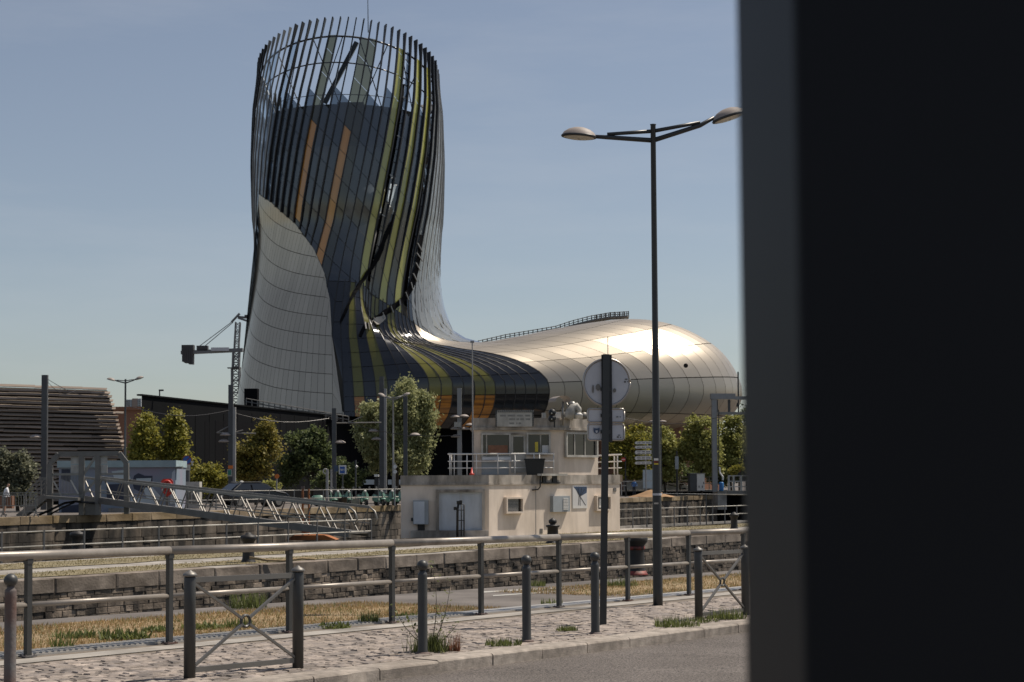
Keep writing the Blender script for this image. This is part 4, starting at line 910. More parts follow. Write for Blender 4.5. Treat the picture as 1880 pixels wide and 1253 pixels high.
zgx = [-180, -169, -167, -150, -128, -112, -103, -97, -94, -92]; zgz = [7, 7, 33.8, 32.4, 29.6, 26.8, 24.3, 21.0, 15.5, 7.3]
def par_g(b):
    if -168 <= b <= -92:
        z = float(np.interp(b, zgx, zgz))
        if z >= 30: return (ZT-z)/(ZT-30)
        L = lowline(b); return 1+float(np.interp(-z, -L[:, 2], np.arange(NL)))/(NL-1)
    if -47.45 <= b <= 165: return 1.30
    return 2.0
cite = thing('tower_building', (TX, TY, 0), 'tall twisted glass and gold metal tower with a long bulging gold body', 'building')
def patch(mb, fb0, fb1, p0f, p1f, o=.0, nv=4, nu=1):
    rows = []
    for i in range(nv+1):
        row = []
        for j in range(nu+1):
            b = fb0+(fb1-fb0)*j/nu; a, e = p0f(b), p1f(b); row.append(So(b, a+(e-a)*i/nv, o))
        rows.append(row)
    mb.quads(rows)
URows = np.linspace(0.095, 1, 9); LRows = np.r_[np.linspace(1, 1.3, 4), np.linspace(1.3, 2, 8)[1:]]
def colour(bm, p):
    f36 = bm+math.degrees(TW)*.535; z = ZT-(ZT-30)*p if p <= 1 else 25
    near = lambda a, t=2.6: abs(f36-a) < t
    if p < 1.36:
        if near(-107): return 'g_amber' if 31 < z < 40 else 'g_olive'
        if near(-89): return 'g_amber' if z < 39 else 'g_olive'
        if near(-82): return 'g_olive'
        if near(-62) or near(-47) or near(-37): return 'g_green'
        if near(-56, 2.4) or -32 < f36 < -27: return 'HALF'
        if f36 >= -27 and f36 < 70: return 'g_pale'
        if f36 < -146: return 'g_clear' if z > 43 else 'g_edge'
        if z > 43.2 and not (f36 > -32): return 'g_clear' if int(bm/5) % 5 == 0 else None
        return 'g_dark' if p < .93 else 'g_low' if p < 1.30 else 'f_dark'
    k = int(round((bm+89.5)/5))
    if -93 < bm < -47:
        if p > 1.93: return 'f_dark'
        return ('f_dark', 'f_green', 'f_dark', 'f_green', 'f_dark', 'f_dark', 'f_green', 'f_dark', 'f_green', 'f_dark')[k % 10]
    return 'f_dark'
def p_lo(f, b): return f(b)
pan = []      # (score, material, name, builder)
cols = [(b, b+5) for b in range(-180, -48, 5)]
cols = [(float(a), float(b)) for a, b in cols if a < -48 and b <= -47.9] 
cols[-1] = (cols[-1][0], -47.5) if cols[-1][1] < -47.5 else cols[-1]
bs = -47.5
gcols = []
while bs < 165: gcols.append((bs, bs+(2.5 if bs < 45 else 6))); bs += 2.5 if bs < 45 else 6
tail = []
b = gcols[-1][1]
while b < 180-.1: tail.append((b, min(b+5, 180.0))); b += 5
gap = .05
def add_panel(b0, b1, p0f, p1f, mat, nm, o=0.0, nv=4):
    m_ = MB(); patch(m_, b0, b1, p0f, p1f, o, nv)
    V = np.array(m_.v); px_, py_ = project(V); ar = 0
    if True:
        n_ = len(V); q = np.array([[px_[i], py_[i]] for i in (0, 1, n_-1, n_-2)]); ar = .5*sum(q[i][0]*q[(i+1) % 4][1]-q[(i+1) % 4][0]*q[i][1] for i in range(4))
    c = V.mean(0); bm_ = (b0+b1)/2; pmid = (p0f(bm_)+p1f(bm_))/2; nn = Nn(bm_, pmid)*sgn; face = np.dot(nn, np.array([0, 0, EYE])-c) > 0
    pan.append((abs(ar) if face and px_.min() < 1372 else 0, mat, nm, m_))
for (b0, b1) in cols+tail+[(a, min(a+5, 165)) for a in np.arange(-47.5, 165, 5)]:
    upper_only = b0 >= -47.6 and b0 < 165
    g = .055; c0, c1 = b0+g*2, b1-g*2; bm_ = (b0+b1)/2
    rows = []
    sh = lambda b: .0075*(b+90)
    for r in np.arange(-1.2, 2.4, .118): rows.append((lambda b, r=r: min(max(r+sh(b), p_top(b)+.085), 1.3), lambda b, r=r: min(max(r+.118+sh(b), p_top(b)+.085), 1.3)))
    lr = [1.30] if upper_only else [q for q in list(LRows) if q > 1.29]
    for r0, r1 in zip(lr[:-1], lr[1:]): rows.append((lambda b, r0=r0: r0, lambda b, r1=r1: r1))
    for f0, f1 in rows:
        e = .0014
        lo = lambda b: min(f0(b)+e, par_g(b)); hi = lambda b: min(f1(b)-e, par_g(b)-.002)
        if hi(c0)-lo(c0) < .006 and hi(c1)-lo(c1) < .006: continue
        r0 = f0(bm_); m_ = colour(bm_, (r0+f1(bm_))/2)
        if m_ is None: continue
        cc0 = c0
        if m_ == 'HALF': m_ = 'g_dark'; cc0 = bm_+.3
        if p_lo(f0, bm_) >= 1.299 and -92 < bm_ < -47: continue
        zc_ = S(bm_, min((r0+f1(bm_))/2, 2))[2]
        if m_ == 'f_green' and r0 > 1.3 and 8.4 < zc_ < 11.9: m_ = 'f_orange'
        lo2 = lambda b: min(lo(b), hi(b))
        add_panel(cc0, c1, lo2, hi, m_, 'glass_panel')
    if -170 < b0 < -91:      # left gold shield, two metal panels per bay
        for (d0, d1) in ((b0, bm_), (bm_, b1)):
            d0, d1 = d0+.05, d1-.05
            shg = lambda b: .30*(1-math.exp(-max(b+168, 0)/34))
            for r in np.arange(.4, 2.05, .092):
                lo = lambda b: min(max(r+shg(b)-.2+.0013, par_g(b)), 1.998); hi = lambda b: min(max(r+.092+shg(b)-.2-.0013, par_g(b)), 2.0)
                if hi(d0)-lo(d0) < .004 and hi(d1)-lo(d1) < .004: continue
                add_panel(d0, d1, lo, hi, 'shield', 'metal_panel', .05)
FOOT = 'DGDGDDDGGDDGGDDDDD'
for k_ in range(18):      # narrow bands of the foot
    b0 = -92+2.472*k_; b1 = b0+2.472; bm_ = (b0+b1)/2
    for r0, r1 in zip(np.linspace(1.30, 2, 11)[:-1], np.linspace(1.30, 2, 11)[1:]):
        zc_ = S(bm_, (r0+r1)/2)[2]; m_ = 'f_green' if FOOT[k_] == 'G' else 'f_dark'
        if FOOT[k_] == 'G' and r0 > 1.5 and 7.9 < zc_ < (11.4 if k_ == 1 else 10.3): m_ = 'f_orange'
        if zc_ < 7.9: m_ = 'f_dark'
        add_panel(b0+.05, b1-.05, lambda b: r0+.0012, lambda b: r1-.0012, m_, 'glass_panel', .0, 5)
for (b0, b1) in gcols:
    for r0, r1 in zip(np.linspace(1.30, 2, 9)[:-1], np.linspace(1.30, 2, 9)[1:]):
        add_panel(b0+.035, b1-.035, lambda b, r0=r0: r0+.0010, lambda b, r1=r1: r1-.0010, 'gold', 'metal_panel', .05, 5)
for nm in ('glass_panel', 'metal_panel'):
    L_ = sorted([p for p in pan if p[2] == nm], key=lambda q: -q[0]); rest = MB(); mats = sorted(set(p[1] for p in L_))
    for i, (s_, mt, _, m_) in enumerate(L_):
        if i < 298 and s_ > 3: m_.build(nm, M[mt], cite, smooth=True)
        else: rest.mi = mats.index(mt); rest.add(m_.v, m_.f)
    if rest.v: tag(rest.build('other_'+nm+'s', [M[q] for q in mats], cite, smooth=True), kind='stuff')
# dark inner shell behind the opaque skins
mb = MB(); bl = np.arange(-180, 181, 3.0)
rows = [[So(b, p, -.28) for b in bl] for p in np.linspace(1.26, 2, 26)]; mb.quads(rows)
mb.build('inner_shell', M['gold_back'], cite, smooth=True)
mb = MB(); bl = np.arange(-167, -91.9, 2.5)
mb.quads([[So(b, par_g(b)+(2-par_g(b))*f, -.2) for b in bl] for f in np.linspace(0, 1, 20)]); mb.build('shield_backing', M['gold_back'], cite, smooth=True)
# fins
def fin(b, plist, wd, dp, mat, nm='fin'):
    mb = MB(); rows = []
    for i, p in enumerate(plist):
        c = S(b, p); n = Nn(b, p)*sgn; t_ = S(b, min(p+.01, 2))-S(b, max(p-.01, 0)); s_ = np.cross(t_, n); s_ /= np.linalg.norm(s_)
        d = dp(p); w2 = wd/2
        rows.append([c-s_*w2-n*.06, c-s_*w2+n*d, c+s_*w2+n*d, c+s_*w2-n*.06, c-s_*w2-n*.06])
    mb.quads(rows); mb.add(rows[0][:4], [(0, 1, 2, 3)]); mb.add(rows[-1][:4], [(3, 2, 1, 0)])
    return mb.build(nm, mat, cite)
for k in range(72):
    b = -180+5.0*k; f36 = b+math.degrees(TW)*.535
    if -168 < b < -91.9: pe = par_g(b)
    elif -92 <= b < -47: pe = 1.3
    elif -47 <= b < 165: pe = 1.30
    else: pe = 1.9
    pt_ = p_top(b); pl = list(np.linspace(pt_, 1, 15))+list(np.linspace(1, 2, 31)[1:]); pl = [p for p in pl if p < pe]+[pe]
    top = b % 10 == 0
    edge = f36 < -140 or -22 < f36
    dm = .10 if edge else .26
    fin(b, pl, .10 if edge else .13, lambda p, pt_=pt_, dm=dm: dm+.2*max(0, 1-(p-pt_)/.09) if p < .95 else max(dm-(p-.95)*.9, .055), M['fin_pale'] if (edge and f36 < 60) or f36 < -146 else M['fin'])
for k_ in range(19):
    fin(-92+2.472*k_, list(np.linspace(1.29, 2, 24)), .09, lambda p: .05, M['fin'], 'rib')
# open dark slits with struts, following the skin
for f36c in (-56, -29.5):
    bm_ = f36c-math.degrees(TW)*.535
    for i, p in enumerate(np.linspace(.18, 1.3, 18)):
        mb = MB(); a = So(bm_-2.4, p, -.05); c = So(bm_+.3, p+.008, -.05); mb.bar(a, c, .12, .12); mb.build('strut', M['fin_pale'] if i % 3 == 0 else M['fin'], cite)
    mb = MB(); mb.quads([[So(bm_+d, p, -.55) for d in (-2.3, .2)] for p in np.linspace(.3, 1.34, 30)]); mb.build('slit_lining', M['podium_dark'], cite)
# dark seams that sweep across the foot: ribbons lying on the skin
gb = np.arange(-130, -10, .8); gp = np.linspace(.5, 1.8, 220)
SG = np.array([[S(b, p) for p in gp] for b in gb]); gx, gy = project(SG)
GN = np.array([[Nn(b, p)*sgn for p in gp[::4]] for b in gb]).repeat(4, axis=1)[:, :len(gp)]
vis_ = (GN*(np.array([0, 0, EYE])-SG)).sum(-1) > 0
def skin(px, py, o):
    d = (gx-px)**2+(gy-py)**2+(~vis_)*1e6; i, j = np.unravel_index(np.argmin(d), d.shape); return SG[i, j]+GN[i, j]*o
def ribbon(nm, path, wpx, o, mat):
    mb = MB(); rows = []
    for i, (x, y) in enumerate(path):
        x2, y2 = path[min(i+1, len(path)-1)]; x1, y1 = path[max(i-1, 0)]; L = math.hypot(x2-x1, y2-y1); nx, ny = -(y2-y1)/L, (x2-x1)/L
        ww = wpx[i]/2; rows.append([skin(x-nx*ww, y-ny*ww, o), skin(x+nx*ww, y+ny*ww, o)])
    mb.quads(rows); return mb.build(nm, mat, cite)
def dens(path, n):
    P = np.array(path, float); d = np.r_[0, np.cumsum(np.hypot(*np.diff(P, axis=0).T))]; t = np.linspace(0, d[-1], n); return list(zip(np.interp(t, d, P[:, 0]), np.interp(t, d, P[:, 1])))
pa = dens([(722, 395), (706, 440), (690, 478), (672, 505), (652, 535), (634, 572), (624, 598)], 22)
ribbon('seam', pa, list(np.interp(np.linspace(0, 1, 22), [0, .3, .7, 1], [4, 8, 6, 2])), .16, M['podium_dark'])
pb = dens([(771, 430), (766, 480), (757, 520), (742, 548), (715, 570), (690, 585), (666, 602), (660, 618)], 26)
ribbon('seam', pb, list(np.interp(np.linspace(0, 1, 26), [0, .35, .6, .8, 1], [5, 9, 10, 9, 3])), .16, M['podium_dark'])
for k in range(2, 24, 2):
    x, y = pb[k]; x2, y2 = pb[k+1]; mb = MB(); mb.bar(skin(x-5, y-2, .25), skin(x2+5, y2+4, .25), .14, .1); mb.build('strut', M['fin_pale'], cite)
ribbon('mirror_panel', dens([(676, 606), (684, 595), (706, 583)], 6), [5, 11, 13, 13, 11, 8], .3, M['galv'])
# ---- core tower, observation deck and crown structure
def ring(mb, r0, r1, z0, z1, n=72):
    mb.lathe((TX, TY, 0), [(r0, z0), (r1, z1)], n)
mb = MB(); ring(mb, 8.6, 8.9, 8, 34.5); mb.build('core_wall', M['core'], cite, smooth=True)
mb = MB(); mb.lathe((TX, TY, 0), [(8.3, 34.6), (8.7, 35.0), (8.7, 35.3)], 72); mb.build('deck_edge', M['galv_dark'], cite, smooth=True)
for k in range(40):
    a0, a1 = 2*math.pi*k/40+.012, 2*math.pi*(k+1)/40-.012
    mb = MB(); mb.quads([[(TX+8.5*math.cos(a), TY+8.5*math.sin(a), z) for a in (a0, a1)] for z in (35.35, 38.4)]); mb.build('observation_window', M['core_win'], cite)
mb = MB(); mb.lathe((TX, TY, 0), [(8.4, 35.2), (8.4, 38.5), (9.3, 38.6), (9.35, 39.2), (9.2, 42.6), (9.25, 42.9), (.5, 42.95)], 72); mb.build('core_crown', M['core'], cite, smooth=False)
mb = MB(); mb.box((TX+.6, TY-2, 43.7), (3.0, 3, 1.5)); mb.build('lift_head', M['core'], cite)
def circ(r, z, n=72): return [Vector((TX+r*math.cos(q), TY+r*math.sin(q), z)) for q in np.linspace(0, 2*math.pi, n+1)]
for dz_, ri, rr in ((2.0, .3, .10), (5.0, .3, .07)):
    mb = MB(); pts = []
    for q in np.linspace(-180, 180, 73):
        z = ztop(q)-dz_; c = Tc(q, z); r_ = np.array([TX, TY]); c = r_+(c-r_)*(1-ri/10); pts.append((c[0], c[1], z))
    mb.poly(pts, rr, 6); mb.build('ring_beam', M['fin'], cite)
mb = MB(); mb.poly(circ(9.1, 44.0), .04, 6); mb.build('ring_beam', M['fin'], cite)
for k in range(24):
    a = 2*math.pi*k/24; d = .3*(1 if k % 2 else -1)
    mb = MB(); mb.tube((TX+8.9*math.cos(a), TY+8.9*math.sin(a), 42.9), (TX+9.7*math.cos(a+d), TY+9.7*math.sin(a+d), 46.9-3.3*math.sin(a+d)), .06, n=6); mb.build('brace', M['fin'], cite)
mb = MB(); mb.bar(W(596, 190, 180), W(655, 78, 180), .5, .4, (0, 1, 0)); mb.build('crown_strut', M['core'], cite)
mb = MB(); mb.tube((W(676, 60, 186)), W(675, -25, 186), .06, .03, 5); mb.build('lightning_rod', M['fin'], cite)
# roof walkway on the body
rail = [(878, 634), (930, 622), (985, 613), (1020, 607), (1050, 597), (1085, 588), (1120, 582), (1154, 580)]
rp_ = dens(rail, 34); WY = 193
mb = MB(); mb.poly([W(x, y+2.5, WY) for x, y in rp_], .22, 5); mb.build('walkway', M['galv_dark'], cite)
for h_ in (8.5, 4.5):
    mb = MB(); mb.poly([W(x, y+1-h_, WY) for x, y in rp_], .05, 5); mb.build('walkway_rail', M['galv_dark'], cite)
for i, (x, y) in enumerate(rp_):
    mb = MB(); mb.tube(W(x, y+3, WY), W(x, y-8.5, WY), .06, n=5); mb.build('walkway_post', M['fin'], cite)
for x in np.arange(1092, 1155, 4.2):
    y = np.interp(x, [r[0] for r in rail], [r[1] for r in rail]); mb = MB(); mb.bar(W(x, y+2, WY-.5), W(x, y-8, WY-.5), .1, .2); mb.build('screen_blade', M['galv_dark'], cite)
for (x, y, l) in ((868, 643, 36), (885, 648, 22)): 
    pass
mb = MB(); mb.disc(skin(1000, 640, .1) if False else W(1259, 672, 178.2), (0, -1, .4), .25, .1, 10); mb.build('roof_vent', M['podium_dark'], cite)
# ================================================================== podium, shed, distant things
pd0 = W(260, 727, 122); zpd = pd0.z; PDW = Wall((pd0.x, pd0.y), (W(645, 727, 168).x-pd0.x, 168-122.0))
t1 = PDW.at(840, 800)[0]
pod = thing('black_podium', (pd0.x, pd0.y, ZF), 'long black clad podium wing below the tower', 'building')
p1 = PDW.pt(0, 0); p2 = PDW.pt(t1, 0); back = Vector((8, 40, 0))
mb = MB(); mb.prism([(p1.x, p1.y), (p2.x, p2.y), (20, 205), (-45, 205), (p1.x-2.5, p1.y+25)], ZF-.1, zpd); mb.build('wall', M['podium'], pod)
for x0, x1 in ((330, 345), (376, 384), (395, 470), (525, 540), (585, 598)):
    mb = MB(); PDW.box(mb, x0, 775, x1, 890, -.3, .02); mb.build('recess', M['podium_dark'], pod)
for x in range(280, 700, 26):
    mb = MB(); PDW.box(mb, x, 760, x+.7, 890, 0, .03); mb.build('cladding_joint', M['podium_dark'], pod)
mb = MB(); PDW.boxm(mb, -.2, t1, zpd, zpd+.12, -.3, .15); mb.build('roof_edge', M['podium'], pod)
# soffit and dark hall under the foot of the tower
UH = Wall((-12, 176), (1, .05))
mb = MB(); mb.prism([(-29, 176.5), (-14, 175), (-2, 178), (8, 184), (10, 199), (-28, 199)], ZF-.1, 8.6); hall = mb.build('ground_floor', M['podium'], pod)
mb = MB(); UH.boxm(mb, 8, 9.2, 0.2, 4.2, .5, 4); mb.build('orange_panel', M['brick_brown'], pod)
# brown wall stands in for the ground reflected in the gold underside
mb = MB(); mb.prism([(8, 182), (19, 184), (24, 190), (22, 199), (6, 202)], ZF-.1, 8.0); mb.build('belly_reflection_wall', M['brick_brown'], pod)
# posters and shop fronts at ground level
SHW = Wall(tuple(PDW.pt(PDW.at(650, 890)[0], 0, .4))[:2], (1, .12))
for x0, x1, y0, y1, m_ in ((578, 584, 880, 902, 'poster_blue'), (587, 594, 880, 902, 'pink'), (596, 601, 880, 900, 'pink'), (618, 624, 888, 902, 'poster_blue'), (626, 637, 880, 904, 'pink'), (638, 648, 882, 905, 'mural_dark')):
    mb = MB(); SHW.box(mb, x0, y0, x1, y1, 0, .05); tag(mb.build('wall_poster', M[m_]), {578: 'blue printed poster behind the scooters, leftmost', 587: 'pink poster beside the blue leftmost one', 596: 'narrow pink poster behind the pale tram sign post', 618: 'small blue poster behind the parked scooters', 626: 'wide dark pink poster behind the parked scooters', 638: 'dark poster right of the wide pink one'}[x0], 'poster', 'posters at the podium foot')
for x0, x1 in ((667, 687), (695, 702), (712, 719), (724, 737)):
    mb = MB(); SHW.box(mb, x0, 881, x1, 890, 0, .2); tag(mb.build('shop_fascia', M['mural_pale']), {667: 'wide pale shop fascia board behind the tram poles', 695: 'pale fascia board left of the bright tram pole', 712: 'pale fascia board right of the bright tram pole', 724: 'pale fascia board next to the lock house corner'}[x0], 'fascia', 'shop fascias under the tower')
# podium terrace railing
tr = thing('ramp_railing', PDW.pt(PDW.at(455, 740)[0], zpd), 'white stepped railing on the podium roof below the gold shield', 'railing')
for i, x in enumerate(np.linspace(452, 640, 19)):
    y = np.interp(x, [452, 640], [735, 768]); a = W(x, y+9, 160); b = W(x, y-3, 160)
    mb = MB(); mb.bar(a, b, .1, .1); mb.build('post', M['galv_dark'], tr)
for o_ in (-3, 3):
    mb = MB(); mb.poly([W(x, np.interp(x, [452, 640], [735, 768])+o_, 160) for x in (452, 500, 560, 640)], .05, 5); mb.build('rail', M['galv_dark'], tr)
mb = MB(); mb.bar(W(449, 748, 161), W(642, 778, 161), .5, .5); mb.build('ramp', M['podium'], tr)
mb = MB(); mb.box(W(462, 740, 163), (1.3, 1.2, 2.8)); mb.build('hatch', M['podium_dark'], tr)
mb = MB(); mb.tube(W(293, 730, 124), W(293, 717, 124), .05, n=6); mb.box(W(296, 717, 124), (.35, .15, .12)); tag(mb.build('roof_camera', M['fin']), 'small camera mast on the podium roof edge', 'camera')
# timber slat shed
sh0 = W(205, 712, 128); SW = Wall((sh0.x, 128), (1, .04)); shed = thing('slatted_shed', (sh0.x-6, 128, ZF), 'large leaning shed clad in horizontal weathered timber slats', 'building')
edge = lambda y: float(np.interp(y, [708, 714, 740, 770, 800, 850, 930], [196, 203, 211, 219, 227, 236, 243]))
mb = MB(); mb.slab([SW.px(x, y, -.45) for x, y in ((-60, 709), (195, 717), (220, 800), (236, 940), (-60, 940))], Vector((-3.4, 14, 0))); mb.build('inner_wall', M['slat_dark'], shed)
y = 706.0; i = 0
while y < 925:
    xs = [-60]; 
    while xs[-1] < edge(y)-60: xs.append(xs[-1]+random.uniform(45, 95))
    xs.append(edge(y)+random.uniform(-1, 1))
    for a, b in zip(xs[:-1], xs[1:]):
        sl_ = lambda x: (x+60)/256*8*(1-(y-706)/215); jy = random.uniform(-.5, .5); th = random.uniform(1.5, 2.3)
        p = [SW.px(a+.2, y+sl_(a)+jy, 0), SW.px(b-.2, y+sl_(b)+jy+random.uniform(-.5, .5), 0)]
        mb = MB(); mb.bar(p[0], p[1], .05, .30*random.uniform(.85, 1.15), (0, .8, .6)); mb.build('slat', M['slat'], shed)
    y += 7.6*random.uniform(.9, 1.1); i += 1
# apartments far away
ap = thing('apartment_block', W(244, 800, 900), 'distant pale high-rise apartment block beside the podium', 'building')
AW = Wall((W(244, 800, 900).x, 900), (1, 0))
for x0, x1, y0, m_ in ((230, 241, 734, 'apart'), (242, 252, 732, 'apart_brown'), (252.5, 259, 732, 'apart')):
    mb = MB(); AW.box(mb, x0, y0, x1, 860, -12, 0); wl_ = mb.build('wing', M[m_], ap)
    if m_ == 'apart':
        for yy in np.arange(y0+2, 775, 3.6):
            mb = MB(); AW.box(mb, x0+1.5, yy, x1-1.5, yy+1.5, 0, .3); mb.build('window', M['dark_glass'], wl_)
mb = MB(); pts = []
xs = np.linspace(-1500, 1500, 120)
top = 14+5*np.sin(xs*.012)+3*np.sin(xs*.037+1)+2*np.sin(xs*.11)
mb.quads([[(x, 800+60*math.sin(x*.004), 0) for x in xs], [(x, 815, z+ZF) for x, z in zip(xs, top)], [(x, 1000, 0) for x in xs]]); tag(mb.build('wooded_hills', M['hill'], smooth=True, origin=(0, 800, 0)), kind='structure')
mb = MB(); mb.box(W(240, 800, 300), (14, 8, 9)); mb.box(W(240, 800, 300)+Vector((0, 0, 4.8)), (15, 9, .6)); tag(mb.build('low_house', M['brick_brown']), 'low brown house seen between shed and podium', 'building')
# crane
CY = 330; cr_ = thing('tower_crane', W(433, 880, CY), 'grey tower crane standing behind the left side of the tower', 'crane')
def lattice(nm, a, b, w_, r, n, mat='crane'):
    a, b = Vector(a), Vector(b); t = (b-a).normalized(); s = t.cross(Vector((0, 1, 0))).normalized()*w_/2; q = Vector((0, 1, 0))*w_/2; mb = MB()
    cs = [s+q, s-q, -s-q, -s+q]
    for c in cs: mb.bar(a+c, b+c, r, r)
    for i in range(n):
        p0, p1 = a.lerp(b, i/n), a.lerp(b, (i+1)/n)
        for k in range(4):
            c0, c1 = cs[k], cs[(k+1) % 4]; mb.bar(p0+(c0 if i % 2 else c1), p1+(c1 if i % 2 else c0), r*.6, r*.6); mb.bar(p0+c0, p0+c1, r*.6, r*.6)
    return mb.build(nm, M[mat], cr_)
lattice('mast', W(433, 880, CY), W(433, 676, CY), 1.5, .28, 18); lattice('slewing_tower', W(433, 676, CY), W(434, 645, CY), 1.2, .3, 3); lattice('apex_tower', W(434, 645, CY), W(437, 592, CY), .9, .2, 6)
mb = MB(); mb.bar(W(427, 676, CY), W(441, 676, CY), 2.4, .4); mb.bar(W(418, 676, CY), W(430, 676, CY), 1, .2); mb.build('slewing_ring', M['crane_dark'], cr_)
mb = MB(); mb.bar(W(333, 648, CY), W(446, 643, CY), 1.4, .7); mb.build('counter_jib', M['crane'], cr_)
for i in range(5): mb = MB(); mb.box(W(337.5+i*4, 654+(i % 2), CY), (.4, 1.8, 2.4+.25*i)); mb.build('ballast_block', M['crane_dark'], cr_)
mb = MB(); mb.box(W(345.5, 640, CY), (2.4, 1.6, 1.3)); mb.build('winch_cage', M['crane_dark'], cr_)
mb = MB(); mb.box(W(372, 640, CY), (2.2, 1.4, 1.0)); mb.build('winch', M['crane_dark'], cr_)
mb = MB(); mb.box(W(404, 641.5, CY-1), (3.6, .2, .7)); mb.build('name_panel', M['sign_back'], cr_)
for a, b in (((366, 636), (425, 592)), ((376, 636), (428, 592)), ((425, 592), (440, 576)), ((437, 584), (455, 590)), ((437, 582), (456, 584))):
    mb = MB(); mb.bar(W(*a, CY), W(*b, CY), .13 if a[0] < 400 else .4, .13 if a[0] < 400 else .4); mb.build('tie_bar', M['crane'], cr_)
mb = MB(); mb.box(W(453, 581, CY), (.8, .8, .5)); mb.build('beacon', M['crane_dark'], cr_)

# ================================================================== gangway
gA = FV(1.6, .9); gl0 = W(150, 918, 88.5); gl1 = W(642, 984, 74.5)
gh0, gh1 = W(150, 877, 88.5).z-gl0.z, W(642, 932, 74.5).z-gl1.z
gw = thing('gangway', gl0, 'long aluminium truss gangway sloping down from the far quay', 'gangway')
gd = (gl1-gl0).normalized(); gs = Vector((-gd.y, gd.x, 0)).normalized()*1.25
if gs.y < 0: gs = -gs
def gp_(f, s, h): b = gl0.lerp(gl1, f)+gs*s; return b+Vector((0, 0, (gh0+(gh1-gh0)*f)*h))
for s in (0, 1):
    for h, w_ in ((0, .16), (1, .12), (.42, .05)):
        mb = MB(); mb.bar(gp_(0, s, h), gp_(1, s, h), w_*.8, w_); mb.build('chord', M['galv_dark'] if h == 0 else M['galv'], gw)
    n = 11
    for i in range(n):
        f = i/n; mb = MB(); mb.bar(gp_(f+.012, s, .95), gp_(f+.055, s, .06), .05, .06); mb.build('diagonal', M['galv_dark'], gw)
        mb = MB(); mb.bar(gp_(f+1/n-.004, s, .95), gp_(f+.058, s, .06), .045, .05); mb.build('diagonal', M['galv_dark'], gw)
mb = MB(); mb.slab([gp_(0, -.02, .06), gp_(1, -.02, .06), gp_(1, 1.02, .06), gp_(0, 1.02, .06)], (0, 0, .05)); mb.build('deck', M['galv_dark'], gw)
mb = MB(); mb.slab([gp_(0, -.03, -.06), gp_(1, -.03, -.06), gp_(1, -.03, .2), gp_(0, -.03, .2)], gs*.03); mb.build('side_plate', M['galv_dark'], gw)
for s in (0, 1):
    mb = MB(); e = gp_(1, s, 1); mb.poly([gp_(.97, s, 1), e, e+gd*.35+Vector((0, 0, -.18)), e+gd*.5+Vector((0, 0, -.5)), e+gd*.35+Vector((0, 0, -.75))], .045, 8); mb.build('end_handrail', M['galv'], gw, smooth=True)
# portal frame and stairs at the top of the gangway
PW = Wall((W(160, 940, 87.5).x, 87.5), (1, .06)); po = thing('gangway_portal', PW.px(160, 945), 'grey steel portal frame with gate panels at the gangway head', 'portal frame')
def pbar(a, b, w_, nm, mt='galv_dark', o=0): mb = MB(); mb.bar(PW.px(*a, o), PW.px(*b, o), w_, w_); return mb.build(nm, M[mt], po)
for a, b in (((92, 949), (92, 852)), ((92, 852), (108, 834)), ((108, 834), (219, 833)), ((219, 833), (232, 850)), ((232, 850), (233, 944))): pbar(a, b, .26, 'frame')
for x in (150, 180): pbar((x, 946), (x, 835), .26, 'upright')
for a, b in (((94, 871.5), (150, 871)), ((180, 871), (231, 870)), ((150, 876), (176, 838)), ((95, 908), (150, 908)), ((152, 908), (178, 880))): pbar(a, b, .12, 'cross_bar', 'galv')
for x in np.arange(112, 150, 2.6): pbar((x, 872), (x, 905), .025, 'grille_bar')
for x0, x1 in ((130, 146), (182, 197)):
    for y0, y1 in ((837, 852), (853.5, 870)): mb = MB(); PW.box(mb, x0, y0, x1, y1, -.04, .0); mb.build('gate_panel', M['white_dirty'], po)
for a, b in (((101, 884), (117, 914)), ((132, 882), (146, 907))): pbar(a, b, .07, 'stay', 'white_dirty', .3)
mb = MB(); PW.box(mb, 152, 925, 178, 946, -.6, -.1); mb.build('base_cabinet', M['galv_dark'], po)
stt = thing('gangway_stairs', PW.px(60, 948), 'short steel stairs with handrails left of the gangway portal', 'stairs')
for o in (0.1, 1.1):
    mb = MB(); mb.bar(PW.px(42, 949, o), PW.px(92, 911, o), .06, .32); mb.build('stringer', M['galv_dark'], stt)
    mb = MB(); mb.bar(PW.px(56, 905, o), PW.px(84, 878, o), .07, .07); mb.bar(PW.px(84, 878, o), PW.px(94, 878, o), .07, .07); mb.bar(PW.px(56, 905, o), PW.px(56, 935, o), .06, .06); mb.bar(PW.px(84, 878, o), PW.px(84, 915, o), .06, .06); mb.bar(PW.px(48, 930, o), PW.px(90, 888, o), .05, .05); mb.build('handrail', M['galv_dark'], stt)
for k in range(6):
    x = 48+k*7.6; yy = 944-k*5.8; mb = MB(); a = PW.px(x, yy, .1); mb.box(a+PW.n*.5, (.3, 1.0, .05)); mb.build('tread', M['galv'], stt)
mb = MB(); mb.slab([PW.px(92, 915, .05), PW.px(152, 919, .05), PW.px(152, 919, 1.3), PW.px(92, 915, 1.3)], (0, 0, .15)); stp = mb.build('landing', M['galv_dark'], stt)
mb = MB(); mb.poly([PW.px(70, 947, .2), PW.px(95, 936, .2), PW.px(120, 924, .2), PW.px(140, 921, .2), PW.px(175, 924, .2)], .07, 6); mb.poly([PW.px(95, 944, .25), PW.px(115, 933, .25), PW.px(138, 923, .25)], .05, 6); tag(mb.build('hose', M['black'], smooth=True), 'black cables drooping below the gangway landing', 'cable')
